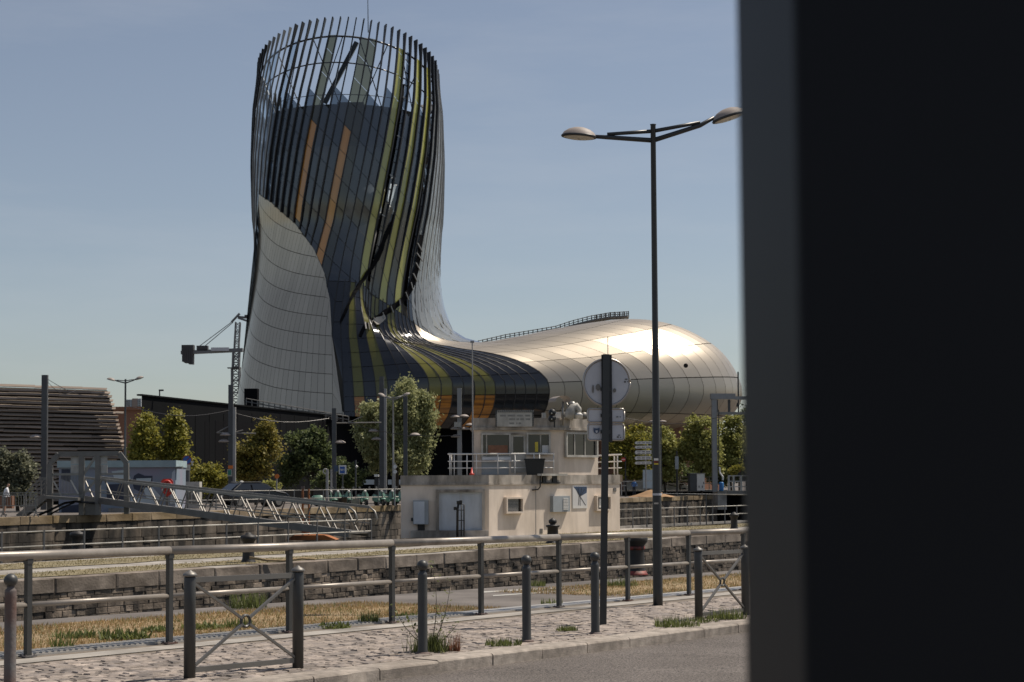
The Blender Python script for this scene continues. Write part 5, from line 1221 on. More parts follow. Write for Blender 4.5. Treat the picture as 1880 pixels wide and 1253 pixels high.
# ---- mural kiosk
KW = Wall((W(216, 940, 95).x, 95), (1, .05)); kio = thing('mural_kiosk', KW.px(216, 943), 'low kiosk painted with a blue and lilac mural and pale cyan roof edge', 'kiosk')
mb = MB(); KW.box(mb, 108, 858, 322, 946, -4, 0); wallm = mb.build('wall', M['mural'], kio)
mb = MB(); KW.box(mb, 106, 846, 324, 858.5, -4.1, .18); mb.build('roof', M['roof_cyan'], kio)
mb = MB(); KW.box(mb, 322.5, 857, 334, 861, -.5, .05); mb.build('gutter', M['galv_dark'], kio)
for pts, m_ in ((((243, 886), (246, 874), (254, 869), (266, 874), (280, 874), (279, 900), (262, 905), (246, 898)), 'mural_dark'), (((250, 879), (278, 878), (277, 884), (252, 886)), 'mural_pale'), (((262, 896), (280, 895), (300, 917), (270, 916)), 'mural_pale'), (((316, 868), (321.5, 862), (321.5, 925), (312, 925)), 'mural_pale'),
    (((205, 866), (235, 862), (240, 880), (212, 884)), 'mural_pale'), (((196, 890), (236, 888), (236, 925), (196, 925)), 'mural_dark'), (((113, 862), (129, 862), (129, 886), (113, 880)), 'mural_dark'), (((113, 930), (150, 926), (150, 944), (113, 944)), 'mural_dark'), (((240, 912), (280, 918), (300, 930), (240, 930)), 'mural_pale')):
    flat(wallm, KW, pts, .012+.003*random.random(), M[m_], 'painted_shape')
mb = MB(); KW.box(mb, 200, 933, 322, 947, 0, .12); mb.build('plinth', M['concrete'], kio)
# life ring in its red holder
lr = thing('life_ring', KW.px(307, 945, 1.0), 'red life ring in a rounded holder on a post in front of the kiosk', 'life ring')
LRW = Wall(tuple(KW.px(307, 945, 1.0))[:2], (1, .05)); mb = MB()
mb.slab([LRW.px(x, y, 0) for x, y in ((296, 884), (300, 879.5), (314, 879.5), (318, 884), (318, 897), (314, 908), (308, 912), (303, 910), (297, 897))], LRW.n*.1); mb.build('holder', M['red'], lr)
c = LRW.px(307.5, 895, .16); mb = MB(); mb.poly([c+(LRW.d*math.cos(q)*.25+Vector((0, 0, 1))*math.sin(q)*.36) for q in np.linspace(0, 6.2832, 25)], .075, 8); rg = mb.build('ring', M['red'], lr, smooth=True)
for q in (.4, 2.7, 3.6, 5.8):
    p = c+(LRW.d*math.cos(q)*.25+Vector((0, 0, 1))*math.sin(q)*.36); mb = MB(); mb.box(p, (.1, .17, .16)); mb.build('reflective_band', M['white'], rg)
mb = MB(); LRW.box(mb, 304, 910, 309, 946, -.05, .0); mb.build('post', M['galv_dark'], lr)
# no-parking sign, low wall, hedge, direction plates
def pole_at(px, ytop, Y, r, mat, nm, label, cat, grp=None, ybase=None, w2=None):
    b = W(px, 900, Y); b.z = ZF; top = W(px, ytop, Y); t = thing(nm, b, label, cat, grp); mb = MB()
    if w2: mb.bar(b, Vector((b.x, b.y, top.z)), w2, w2*.8, (0, 1, 0))
    else: mb.tube(b, Vector((b.x, b.y, top.z)), r, n=8)
    mb.build('pole', M[mat], t); return t
t = pole_at(344, 845, 106, .16, 'tram_pole', 'parking_sign', 'round no-parking sign with white plate on a thick pole beside the kiosk', 'sign')
Q = Wall((W(344, 900, 106).x, 105.75), (1, .25)); c = Q.px(343.5, 845)
mb = MB(); mb.disc(c, Q.n, .31, .02, 24); d_ = mb.build('disc', M['iron_red'], t); mb = MB(); mb.disc(c+Q.n*.022, Q.n, .25, .004, 24); mb.build('blue_field', M['sign_blue'], d_)
a_ = (Q.d+Vector((0, 0, 1))).normalized(); mb = MB(); mb.bar(c+Q.n*.032-a_*.28, c+Q.n*.032+a_*.28, .06, .008, Q.n); mb.build('slash', M['iron_red'], d_)
mb = MB(); Q.box(mb, 336.5, 853.5, 349.5, 864, 0, .02); pl_ = mb.build('plate', M['white_dirty'], t)
for y in (856, 858.5, 861): mb = MB(); Q.box(mb, 339, y-.4, 347, y+.4, .021, .026); mb.build('printed_line', M['galv_dark'], pl_)
mb = MB(); Q.box(mb, 350, 847, 356, 849.5, -.2, .1); Q.box(mb, 351.5, 849.5, 354, 855, -.1, .1); mb.build('camera', M['white_dirty'], t)
LWL = Wall((W(345, 900, 104).x, 104), (1, .05)); mb = MB(); LWL.box(mb, 322, 885, 366, 934, -1.2, 0); lw_ = mb.build('low_wall', M['white_dirty']); tag(lw_, 'low pale wall with two arched niches beside the kiosk', 'wall')
for x in (342, 353): flat(lw_, LWL, [(x, 925), (x, 909), (x+2, 905.5), (x+4.5, 904.5), (x+7, 905.5), (x+9, 909), (x+9, 925)], .012, M['galv_dark'], 'niche')
# barriers at left and the standing person
cbp = W(-20, 948, 84); cbr = thing('crowd_barrier', cbp, 'galvanised crowd barrier on the far quay at the left edge', 'barrier'); BW = Wall((cbp.x, 84), (1, .08))
for y in (906, 910, 929.5, 940): mb = MB(); mb.bar(BW.px(-30, y), BW.px(68, y-1), .045, .045); mb.build('rail', M['galv'], cbr)
for x in range(-26, 70, 5): mb = MB(); mb.bar(BW.px(x, 910), BW.px(x, 930), .025, .025); mb.build('bar', M['galv'], cbr)
for x in (6, 44, 66): mb = MB(); mb.bar(BW.px(x, 908), BW.px(x, 942), .05, .05); mb.bar(BW.px(x, 940), BW.px(x-4, 949), .05, .05); mb.bar(BW.px(x, 940), BW.px(x+5, 949), .05, .05); mb.build('leg', M['galv'], cbr)
mb = MB(); ow = Wall((W(10, 920, 87).x, 87), (1, 0)); ow.box(mb, -8, 911, 22, 934, -.4, 0); tag(mb.build('road_barrier', M['brick_brown']), 'orange plastic block behind the crowd barrier', 'barrier')
def person(loc, h, label, shirt, legs, rz=0.0, lean=.1):
    me = bpy.data.meshes.new('person'); s = h/1.75
    J = {'pel': (0, 0, .95), 'bel': (0, lean*.4, 1.1), 'che': (0, lean, 1.33), 'nek': (0, lean*1.2, 1.50), 'hd0': (0, lean*1.5, 1.58), 'hd1': (0, lean*1.7, 1.68), 'hd2': (0, lean*1.6, 1.74),
         'sl': (-.19, lean, 1.42), 'el': (-.30, lean+.04, 1.16), 'hl': (-.20, lean+.18, 1.0), 'sr': (.19, lean, 1.42), 'er': (.34, lean+.02, 1.17), 'hr': (.16, lean+.16, 1.0),
         'tl': (-.10, 0, .88), 'kl': (-.11, .03, .5), 'al': (-.11, -.02, .08), 'fl': (-.12, .15, .04), 'tr': (.10, 0, .88), 'kr': (.11, .04, .5), 'ar': (.12, -.02, .08), 'fr': (.13, .15, .04)}
    rad = {'pel': .15, 'bel': .14, 'che': .165, 'nek': .06, 'hd0': .08, 'hd1': .1, 'hd2': .06, 'sl': .075, 'el': .048, 'hl': .038, 'sr': .075, 'er': .048, 'hr': .038, 'tl': .1, 'kl': .065, 'al': .045, 'fl': .035, 'tr': .1, 'kr': .065, 'ar': .045, 'fr': .035}
    E = [('pel', 'bel'), ('bel', 'che'), ('che', 'nek'), ('nek', 'hd0'), ('hd0', 'hd1'), ('hd1', 'hd2'), ('che', 'sl'), ('sl', 'el'), ('el', 'hl'), ('che', 'sr'), ('sr', 'er'), ('er', 'hr'), ('pel', 'tl'), ('tl', 'kl'), ('kl', 'al'), ('al', 'fl'), ('pel', 'tr'), ('tr', 'kr'), ('kr', 'ar'), ('ar', 'fr')]
    ks = list(J); me.from_pydata([tuple(c*s for c in J[k]) for k in ks], [(ks.index(a), ks.index(b)) for a, b in E], [])
    o = bpy.data.objects.new('person', me); COL.objects.link(o); o.location = loc; o.rotation_euler = (0, 0, rz)
    md = o.modifiers.new('skin', 'SKIN'); md.use_smooth_shade = True
    for i, k in enumerate(ks): me.skin_vertices[0].data[i].radius = (rad[k]*s, rad[k]*s*.8)
    me.skin_vertices[0].data[0].use_root = True
    o.modifiers.new('sub', 'SUBSURF').levels = 1; o.modifiers['sub'].render_levels = 2
    m = bpy.data.materials.new('clothed_body'); m.use_nodes = True; N = m.node_tree.nodes; L = m.node_tree.links
    tc = N.new('ShaderNodeTexCoord'); sx = N.new('ShaderNodeSeparateXYZ'); L.new(tc.outputs['Object'], sx.inputs[0]); mr = N.new('ShaderNodeMapRange'); mr.inputs[2].default_value = 1.8*s; L.new(sx.outputs['Z'], mr.inputs[0])
    rp = N.new('ShaderNodeValToRGB'); rp.color_ramp.interpolation = 'CONSTANT'; el = rp.color_ramp.elements; sk = (.42, .25, .17, 1)
    el[0].position = 0; el[0].color = (.03, .03, .03, 1); el[1].position = .05; el[1].color = sk if legs == 'shorts' else (.03, .035, .05, 1)
    for p_, c_ in ((.30, (.02, .022, .03, 1)), (.555, shirt), (.845, sk), (.945, (.03, .02, .015, 1))): e = el.new(p_); e.color = c_
    L.new(mr.outputs[0], rp.inputs[0]); L.new(rp.outputs[0], N['Principled BSDF'].inputs['Base Color']); N['Principled BSDF'].inputs['Roughness'].default_value = .8
    me.materials.append(m); ORG[o] = Vector(loc); return tag(o, label, 'person')
pl0 = W(7, 945, 86.5); pl0.z = ZF
person(pl0, 1.72, 'person in white shirt and dark shorts leaning on the barrier', (.68, .68, .69, 1), 'shorts', R_(-60), .14)
# ---- far lamp and tram poles
fl0 = W(229, 945, 100); fl0.z = ZF; ft = W(230, 697, 100); ft.x = fl0.x
street_lamp(fl0, ft, (W(204, 697.5, 100), 0), (W(256, 695, 100), 0), .09, .055, .95, 'double-armed street lamp behind the gangway at left', 'street lamps', M['tram_pole'])
f2 = W(722, 928, 118); f2.z = ZF; f2t = W(722, 729, 118); f2t.x = f2.x
street_lamp(f2, f2t, (W(701, 726, 118), 0), (W(746, 725, 118), 0), .09, .055, 1.05, 'double-armed street lamp in front of the willow', 'street lamps', M['tram_pale_lit'])
def tram_pole(px, ytop, Y, w_, mat, label, lamps=(), lit=None):
    t = pole_at(px, ytop, Y, 0, mat, 'tram_pole', label, 'pole', 'tram and light poles on the far quay', w2=w_)
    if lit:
        b = W(px, 900, Y); b.z = ZF; tp = W(px, lit, Y).z; mb = MB(); mb.bar(b+Vector((w_*.8, -.05, 0)), Vector((b.x+w_*.8, b.y-.05, tp)), w_*.55, w_*.9, (0, 1, 0)); mb.build('painted_sunlit_edge', M['tram_pale_lit'], t)  # pale strip beside the dark pole paints its sunlit right edge
    for (x, y, s) in lamps:
        c = W(x, y, Y-.1); mb = MB(); mb.lathe(c, [(.02, .17), (.2, .14), (.36, .04), (.4, -.02), (.3, -.05), (.02, -.06)], 14); mb.build('lamp_head', M['lamp_shell'], t, smooth=True)
        a = W(px, y+3, Y); mb = MB(); mb.poly([a, c+Vector((0, 0, -.01))], .035, 6); mb.build('lamp_arm', M['tram_pole'], t)
    return t
tram_pole(81, 689, 104, .36, 'tram_pole', 'dark square tram pole in front of the timber shed', [(66, 803, 1)])
p425 = tram_pole(423.5, 707, 112, .32, 'tram_pole', 'tall tram pole with painted sunlit edge, orange and green plates left of the car', [(411, 811, 1), (414, 799, 1)], lit=748)
TPW = Wall((W(424, 880, 111.5).x, 111.4), (1, 0))
mb = MB(); TPW.box(mb, 419, 855, 427.5, 861, 0, .03); mb.build('orange_plate', M['orange'], p425)
mb = MB(); TPW.box(mb, 417.5, 862, 426, 875, 0, .03); gp2 = mb.build('green_plate', M['white_dirty'], p425); mb = MB(); TPW.box(mb, 418.7, 863.5, 424.5, 872.5, .03, .04); mb.build('green_field', M['green_sign'], gp2)
for a, b in (((398, 795), (424, 781)), ((398, 795), (470, 796)), ((424, 796), (446, 790))): mb = MB(); mb.tube(W(*a, 112), W(*b, 112), .04, n=5); mb.build('catenary_arm', M['galv'], p425)
p612 = tram_pole(613.5, 750, 118, .3, 'tram_pole', 'dark tram pole left of the willow with one lamp head', [(625, 813, 1)])
mb = MB(); mb.tube(W(618, 777, 118), W(700, 776, 118), .05, n=5); mb.tube(W(640, 776, 118), W(665, 765, 118), .03, n=5); mb.build('catenary_arm', M['galv'], p612)
tram_pole(701, 692, 122, .34, 'tram_pole', 'tram pole with a painted sunlit edge before the willow', [(686, 792, 1), (691, 807, 1)], lit=714)
tram_pole(744.5, 724, 120, .3, 'tram_pole', 'dark tram pole in front of the right half of the willow', [(762, 799, 1)])
pm_ = tram_pole(844, 713, 127, .34, 'tram_pale_lit', 'pale square pole with many small lamps left of the lock house', [(836, 788, 1), (854, 788, 1), (837, 802, 1), (863, 781, 1), (836, 766, 1), (852, 765, 1)])
mb = MB(); mb.box(W(840, 780, 126.7), (.5, .3, .4)); mb.build('camera', M['white_dirty'], pm_)
for i, (a, b, Ya, Yb) in enumerate((((88, 697), (200, 724), 104, 112), ((88, 702), (140, 716), 104, 108), ((236, 746), (424, 753), 100, 112), ((424, 757), (613, 767), 112, 118), ((613, 768), (845, 800), 118, 112), ((1150, 768), (1330, 764), 120, 120))):
    mb = MB(); A, B = W(*a, Ya), W(*b, Yb); mb.poly([A.lerp(B, f)-Vector((0, 0, .5*math.sin(math.pi*f))) for f in np.linspace(0, 1, 9)], .018, 4)
    tag(mb.build('overhead_wire', M['fin']), ['upper overhead wire right of the shed pole', 'lower overhead wire right of the shed pole', 'overhead wire between far street lamp and tall tram pole', 'overhead wire between tall tram pole and the next tram pole', 'overhead wire passing the willow to the lamp pole', 'overhead wire in front of the gold body at right'][i], 'wire', 'overhead tram wires')
# small poles and signs by the scooters
ts = pole_at(629, 873, 116, .05, 'tram_pole', 'taxi_sign', 'blue and white taxi rank sign above the scooters', 'sign'); QW = Wall((W(628, 860, 116).x, 115.8), (1, .25))
mb = MB(); QW.box(mb, 622.5, 854.5, 636, 871, -.14, 0); bx = mb.build('box', M['white'], ts); mb = MB(); QW.box(mb, 624, 857, 633, 869.5, .0, .015); mb.build('blue_face', M['sign_blue'], bx)
# block letters T A X I S
LT = {'T': [((0, 1), (1, 1)), ((.5, 1), (.5, 0))], 'A': [((0, 0), (.5, 1)), ((.5, 1), (1, 0)), ((.2, .38), (.8, .38))], 'X': [((0, 0), (1, 1)), ((0, 1), (1, 0))], 'I': [((.5, 0), (.5, 1))], 'S': [((1, .95), (.1, .95)), ((.1, .95), (.1, .52)), ((.1, .52), (.9, .48)), ((.9, .48), (.9, .05)), ((.9, .05), (0, .05))]}
for i, ch_ in enumerate('TAXIS'):
    mb = MB()
    for (x0, y0), (x1, y1) in LT[ch_]: mb.bar(QW.px(624.6+i*1.62+x0*1.25, 864.8-y0*3.4, .02), QW.px(624.6+i*1.62+x1*1.25, 864.8-y1*3.4, .02), .016, .006, QW.n)
    mb.build('letter', M['white'], bx)
mb = MB(); QW.box(mb, 614, 855, 622, 866, -.3, -.2); mb.build('small_plate', M['poster_blue'], ts)
t = pole_at(600.5, 862, 115, .1, 'tram_pale_lit', 'round_sign', 'white sign post with a round sign edge-on left of the taxi sign', 'sign'); mb = MB(); mb.poly([W(597.5+4*math.cos(q), 865.5+4.3*math.sin(q), 115) for q in np.linspace(.5, 5.8, 14)], .05, 6); mb.build('ring', M['white_dirty'], t)
pole_at(608, 862, 116, .07, 'tram_pale_lit', 'sign_post', 'thin pale post left of the dark tram pole', 'post'); t = pole_at(653, 845, 118, .06, 'tram_pole', 'lamp_post', 'thin dark post with small white globe right of the taxi sign', 'post'); mb = MB(); mb.lathe(W(654.5, 857, 118), [(.01, -.12), (.12, 0), (.01, .12)], 10); mb.build('globe', M['white'], t, smooth=True)
t = pole_at(724.5, 850, 113, .05, 'tram_pale_lit', 'mirror_post', 'thin post with two round mirrors beside the lock house', 'post')
for y in (857, 866.5): mb = MB(); mb.disc(W(725.5, y, 112.8), (0, -1, 0), .13, .04, 14); mb.build('mirror', M['white'], t)
t = pole_at(692, 878, 115, .16, 'black', 'info_column', 'black column with white cap among the scooters', 'column'); mb = MB(); mb.box(W(691.5, 873.5, 115), (.32, .3, .16)); mb.build('cap', M['white'], t)
t = pole_at(508, 878, 113, .05, 'tram_pale_lit', 'orange_sign', 'small orange round sign beside the dark car', 'sign'); mb = MB(); mb.disc(W(508.5, 875, 112.9), (0, -1, 0), .16, .03, 16); mb.build('disc', M['orange'], t)
pole_at(839.5, 838, 126, .05, 'tram_pole', 'signal_post', 'thin dark signal post left of the terrace railing', 'post')
# far quay guard rail
fr0, fr1 = FV(14, 1.0), FV(FD.dot(Vector((FB.x-FA.x, FB.y-FA.y, 0)))+1.5, 1.0)
fa = W(540, 932, 107); fa.z = ZF; fbq = W(742, 930, 116); fbq.z = ZF; fz = W(345, 940, 99); fz.z = ZF
island_rail([fz, fa, fbq], 1.16, (1.14, .6), 'thin steel guard rail on the far quay in front of the car and scooters', 2.6, M['white_dirty'], M['tram_pole'], grp='far quay railings')
# ---- car
def make_car(loc, rz, paint, label, suv=True):
    t = thing('parked_car', loc, label, 'car', None, rz)
    prof = [(-2.3, .45), (-2.32, .8), (-2.2, 1.05), (-1.95, 1.12), (-1.35, 1.6), (-.9, 1.68), (.3, 1.66), (.75, 1.55), (1.35, 1.12), (2.1, .98), (2.35, .8), (2.4, .45), (1.9, .3), (-1.9, .3)]
    mb = MB(); rows = []
    for yy, sx, sz in ((-.92, .97, .93), (-.86, 1, 1), (.86, 1, 1), (.92, .97, .93)):
        rows.append([(x*sx, yy*(1 if z < 1.1 else (1-.28*(z-1.1)/.6)), .3+(z-.3)*sz) for x, z in prof+[prof[0]]])
    mb.quads(rows); mb.add(rows[0][:-1], [tuple(range(len(prof)))]); mb.add(rows[-1][:-1], [tuple(range(len(prof)-1, -1, -1))]); bd = mb.build('body', paint, t, local=True, smooth=False); bd.location = (0, 0, 0)
    def gl(nm, pts):
        mb = MB(); mb.add(pts, [tuple(range(len(pts)))]); o = mb.build(nm, M['dark_glass'], t, local=True)
    for s in (-1, 1):
        yb, yt = s*.935, s*.80
        gl('side_window', [(-1.75, yb*.985, 1.18), (-.55, yb*.985, 1.18), (-.6, yt, 1.58), (-1.3, yt, 1.56)]); gl('side_window', [(-.45, yb*.985, 1.18), (1.1, yb*.985, 1.16), (.62, yt, 1.52), (-.48, yt, 1.58)])
        for x in (-1.45, 1.5):
            mb = MB(); mb.disc((x, s*.72, .35), (0, s, 0), .35, .22, 20); wh = mb.build('wheel', M['tyre'], t, local=True); mb = MB(); mb.disc((x, s*.945, .35), (0, s, 0), .22, .012, 14); mb.build('rim', M['galv'], wh, local=True)
        mb = MB(); mb.bar((-1.25, s*.66, 1.70), (.3, s*.66, 1.70), .05, .05); mb.build('roof_bar', M['galv'], t, local=True)
        mb = MB(); mb.box((-2.24, s*.66, .98), (.12, .4, .14)); mb.build('tail_light', M['iron_red'], t, local=True)
        mb = MB(); mb.box((1.0, s*1.0, 1.2), (.18, .2, .14)); mb.build('wing_mirror', paint, t, local=True)
        mb = MB(); mb.bar((-1.85, s*.935, 1.19), (-1.28, s*.815, 1.60), .03, .04); mb.build('window_trim', M['galv'], t, local=True)
    gl('rear_window', [(-2.0, -.72, 1.14), (-2.0, .72, 1.14), (-1.43, .62, 1.57), (-1.43, -.62, 1.57)]); gl('windscreen', [(1.34, -.78, 1.15), (.78, -.66, 1.54), (.78, .66, 1.54), (1.34, .78, 1.15)])
    mb = MB(); mb.box((-2.31, 0, .78), (.03, .52, .12)); mb.build('number_plate', M['white'], t, local=True)
    mb = MB(); mb.lathe((-.8, 0, 1.68), [(.16, 0), (.14, .06), (.02, .1)], 10); mb.build('roof_dome', M['white'], t, local=True)
    return t
cp = W(463, 932, 110); cp.z = ZF
make_car(cp, R_(38), M['car'], 'black estate car parked on the far quay beside the trees')
wc = W(1228, 893, 178); wc.z = ZF+.05
make_car(wc, R_(5), M['car_white'], 'white car far behind the street lamp pole')
# ---- scooters
def make_scooter(loc, rz, label):
    t = thing('scooter', loc, label, 'scooter', 'mint scooters parked on the far quay', rz)
    for x in (-.6, .62):
        mb = MB(); mb.disc((x, -.06, .24), (0, 1, 0), .24, .12, 18); wh = mb.build('wheel', M['tyre'], t, local=True); mb = MB(); mb.disc((x, -.07, .24), (0, 1, 0), .12, .14, 12); mb.build('rim', M['galv'], wh, local=True)
    mb = MB(); rows = [[(x, w_*s, z) for s, z in ((-1, z0), (-1, z1), (0, z1+.04), (1, z1), (1, z0))] for x, w_, z0, z1 in ((-.95, .1, .45, .62), (-.8, .2, .34, .74), (-.45, .22, .28, .76), (-.15, .2, .26, .70), (-.02, .16, .24, .34), (.35, .15, .24, .32))]; mb.quads(rows); mb.build('body', M['scooter'], t, local=True, smooth=True)
    mb = MB(); rows = [[(x, w_*s, z) for s in (-1, 0, 1)] for x, w_, z in ((.35, .16, .28), (.42, .24, .5), (.36, .26, .75), (.3, .16, .98), (.38, .08, 1.05))]; rows = [[(x+(.05 if i == 1 else 0), y, z) for i, (x, y, z) in enumerate(r)] for r in rows]; mb.quads(rows); mb.build('leg_shield', M['scooter'], t, local=True, smooth=True)
    mb = MB(); mb.box((-.42, 0, .81), (.72, .26, .1)); mb.build('seat', M['black'], t, local=True)
    mb = MB(); mb.bar((.3, -.34, 1.02), (.3, .34, 1.02), .04, .04); mb.tube((.34, 0, 1.02), (.62, 0, .24), .035, n=6); mb.build('handlebar', M['black'], t, local=True)
    mb = MB(); mb.lathe((.36, 0, 1.0), [(.01, -.1), (.09, -.03), (.09, .05), (.01, .1)], 10); mb.build('headlight', M['white'], t, local=True)
    mb = MB(); mb.lathe((.62, 0, .3), [(.2, .12), (.17, .2), (.02, .24)], 10); mb.build('mudguard', M['scooter'], t, local=True, smooth=True)
    for s in (-1, 1): mb = MB(); mb.tube((.3, s*.28, 1.03), (.26, s*.36, 1.25), .012, n=5); mb.disc((.26, s*.36, 1.27), (-1, 0, 0), .07, .02, 10); mb.build('mirror', M['galv'], t, local=True)
    return t
sl_ = ['mint scooter side-on, leftmost of the row', 'mint scooter facing the quay behind the dark bin', 'mint scooter to the right of the dark bin', 'mint scooter in the middle of the row', 'mint scooter beside the black column', 'mint scooter left of the thin mirror post', 'mint scooter half hidden by the lock house corner']
sx_ = [(598, 926, 112, 10), (617, 926, 113, -62), (638, 927, 113, -70), (667, 926, 114, -65), (697, 926, 114.5, -60), (717, 925, 115, -66), (733, 925, 115.5, -60)]
s0 = None
for (x, y, Y, a), lb in zip(sx_, sl_):
    p = W(x, y, Y); p.z = ZF
    if s0 is None: s0 = make_scooter(p, R_(a), lb)
    else: c = copy_tree(s0, None, p, R_(a)); c['label'] = lb
bp = W(629, 928, 111); bp.z = ZF; mb = MB(); mb.lathe(bp, [(.25, 0), (.33, .62), (.35, .64)], 14); tag(mb.build('litter_bin', M['black'], smooth=True), 'dark round litter bin standing in front of the scooters', 'bin')
mb = MB(); mb.box(W(651, 925, 114)+Vector((0, 0, .1)), (.75, .4, .5)); tag(mb.build('concrete_block', M['concrete']), 'pale concrete block between the scooters', 'block')

# ================================================================== right background
RBW = Wall((W(1235, 915, 172).x, 172), (1, .1))
mb = MB(); RBW.box(mb, 1150, 903, 1335, 925, -8, 0); tag(mb.build('dark_retaining_wall', M['podium']), 'dark low retaining wall behind the sand pile', 'wall')
mb = MB(); RBW.box(mb, 1148, 900.5, 1335, 903, -8, .2); tag(mb.build('wall_coping', M['concrete']), 'pale coping on the dark low wall at right', 'coping')
c = W(1197, 915, 160); mb = MB(); n = 30; rows = []
for r, z in ((2.2, 0), (1.5, .25), (.95, .55), (.5, .78), (.1, .9)): rows.append([(c.x+r*math.cos(q)*(1+.12*math.sin(3*q)), c.y+r*.7*math.sin(q), ZF+z*.75+.03*math.sin(5*q+r*3)) for q in np.linspace(0, 2*math.pi, n+1)])
mb.quads(rows); tag(mb.build('sand_pile', M['sand'], smooth=True), 'pile of orange sand on the far quay behind the lamp post', 'sand pile')
mb = MB(); EC = Wall((W(1282, 895, 168).x, 168), (1, .3)); 
ec = thing('electric_cabinet', EC.px(1282, 902), 'two-tone grey electric cabinet beside the steel portal', 'cabinet')
mb = MB(); EC.box(mb, 1267, 870, 1280, 902, -.6, 0); mb.build('side', M['tram_pole'], ec); mb = MB(); EC.box(mb, 1279.5, 870, 1293.5, 901, -.6, .03); mb.build('door', M['white'], ec); mb = MB(); EC.box(mb, 1266, 869, 1294.5, 870.5, -.7, .1); mb.build('lid', M['galv'], ec)
for x, y in ((1282.5, 892), (1288.5, 892), (1291, 885)): mb = MB(); EC.box(mb, x, y, x+1.3, y+4, .03, .05); mb.build('lock', M['black'], ec)
# steel portal
gt = thing('steel_gantry', W(1314, 902, 165), 'grey steel gantry with a chain standing at the right edge', 'gantry'); GW = Wall((W(1314, 902, 165).x, 165), (1, .1))
def gb_(x0, y0, x1, y1, o0, o1, nm, mt): mb = MB(); GW.box(mb, x0, y0, x1, y1, o0, o1); mb.build(nm, M[mt], gt)
gb_(1308, 731, 1317, 903, -.4, 0, 'column', 'tram_pale_lit'); gb_(1305, 723, 1350, 733, -.45, .1, 'beam', 'tram_pale_lit'); gb_(1350, 728, 1420, 734, -.3, .05, 'beam', 'tram_pale_lit'); gb_(1319, 733, 1323, 760, -1.4, -1.2, 'strut', 'tram_pole'); gb_(1342, 733, 1346, 757, -1.4, -1.2, 'strut', 'tram_pole')
gb_(1312, 756, 1420, 761, -1.2, -.9, 'lower_beam', 'galv')
mb = MB(); mb.poly([GW.px(1318+1.2*(i % 2), 753+i*5, .2) for i in range(23)], .05, 5); mb.build('chain', M['iron'], gt)
mb = MB(); mb.poly([GW.px(1320, 858, .2), GW.px(1321, 868, .2), GW.px(1326, 876, .3), GW.px(1326, 882, .3)], .09, 7); mb.build('hose', M['white'], gt)
mb = MB(); p = GW.px(1322.5, 902, .5); mb.lathe((p.x, p.y, p.z), [(.2, 0), (.23, .1), (.23, .82), (.2, .9), (.03, .92)], 14); tag(mb.build('blue_barrel', M['blue'], smooth=True), 'blue plastic barrel at the foot of the steel gantry', 'barrel')
mb = MB(); GW.box(mb, 1317, 901, 1333, 936, -2, .3); tag(mb.build('bridge_abutment', M['concrete']), 'pale concrete bridge abutment below the blue barrel', 'abutment')
br = thing('lock_bridge', GW.px(1355, 905), 'dark lock bridge deck with pale railing behind the pillar', 'bridge')
mb = MB(); GW.box(mb, 1336, 901, 1470, 908, -3, -.2); mb.build('deck', M['galv_dark'], br); mb = MB(); GW.box(mb, 1333, 908, 1470, 960, -4, -3); mb.build('girder', M['podium'], br)
for x in (1338, 1347, 1361, 1375): mb = MB(); GW.box(mb, x, 873, x+3, 901, -.5, -.3); mb.build('post', M['white_dirty'], br)
for y in (873, 883, 893): mb = MB(); GW.box(mb, 1338, y, 1420, y+1.6, -.45, -.35); mb.build('rail', M['white_dirty'], br)
gr0, gr1 = W(1224, 899, 174), W(1320, 899, 174)
tq_ = thing('promenade_railing', gr0, 'white railing behind the electric cabinet', 'railing')
for y in (876, 882, 888): mb = MB(); mb.bar(W(1224, y, 174), W(1320, y, 174), .07, .07); mb.build('rail', M['white_dirty'], tq_)
for x in (1226, 1246, 1266, 1302): mb = MB(); mb.bar(W(x, 875, 174), W(x, 900, 174), .08, .08); mb.build('post', M['white_dirty'], tq_)
mb = MB(); mb.bar(W(1140, 884.5, 158), W(1205, 883, 158), .06, .06); mb.bar(W(1140, 892, 158), W(1150, 892, 158), .06, .06); mb.bar(W(1141, 884, 158), W(1141, 910, 158), .1, .1); tag(mb.build('quay_rail', M['white_dirty']), 'thin pale rail just right of the lock house', 'railing')
mb = MB(); QL = Wall((W(1165, 890, 170).x, 170), (1, 0)); QL.box(mb, 1145, 872, 1184, 900, -.3, 0); tag(mb.build('site_hoarding', M['white_dirty']), 'pale hoarding under the trees right of the lock house', 'hoarding')
pb0 = W(1164, 900, 166); pb0.z = ZF; person(pb0, 1.7, 'distant person in blue shirt in front of the pale hoarding', (.05, .13, .32, 1), 'long', R_(200), .05)
mb = MB(); mb.box(W(1193, 880, 167), (1.4, .3, 1.9)); tag(mb.build('info_panel', M['mural_pale']), 'pale information panel below the direction signs', 'panel')
ds = pole_at(1186, 810, 164, .06, 'tram_pale_lit', 'direction_signs', 'stack of five white direction arrows left of the lamp post', 'sign'); DW = Wall((W(1186, 830, 164).x, 163.7), (1, 0))
for y0, y1 in ((811, 816), (819, 824), (827.5, 834.5), (838, 845), (848, 853)):
    mb = MB(); ym = (y0+y1)/2; mb.slab([DW.px(x, y, 0) for x, y in ((1165, ym), (1167.5, y0), (1196, y0-.5), (1196, y1-.5), (1167.5, y1))], DW.n*.05); ar_ = mb.build('arrow', M['white'], ds)
    for k, yy in enumerate([ym] if y1-y0 < 6 else [ym-1.6, ym+1.6]):
        for a, b in ((1170, 1176), (1178, 1184), (1186, 1194)): mb = MB(); DW.box(mb, a, yy-.7, b, yy+.7, .05, .055); mb.build('lettering', M['galv_dark'], ar_)
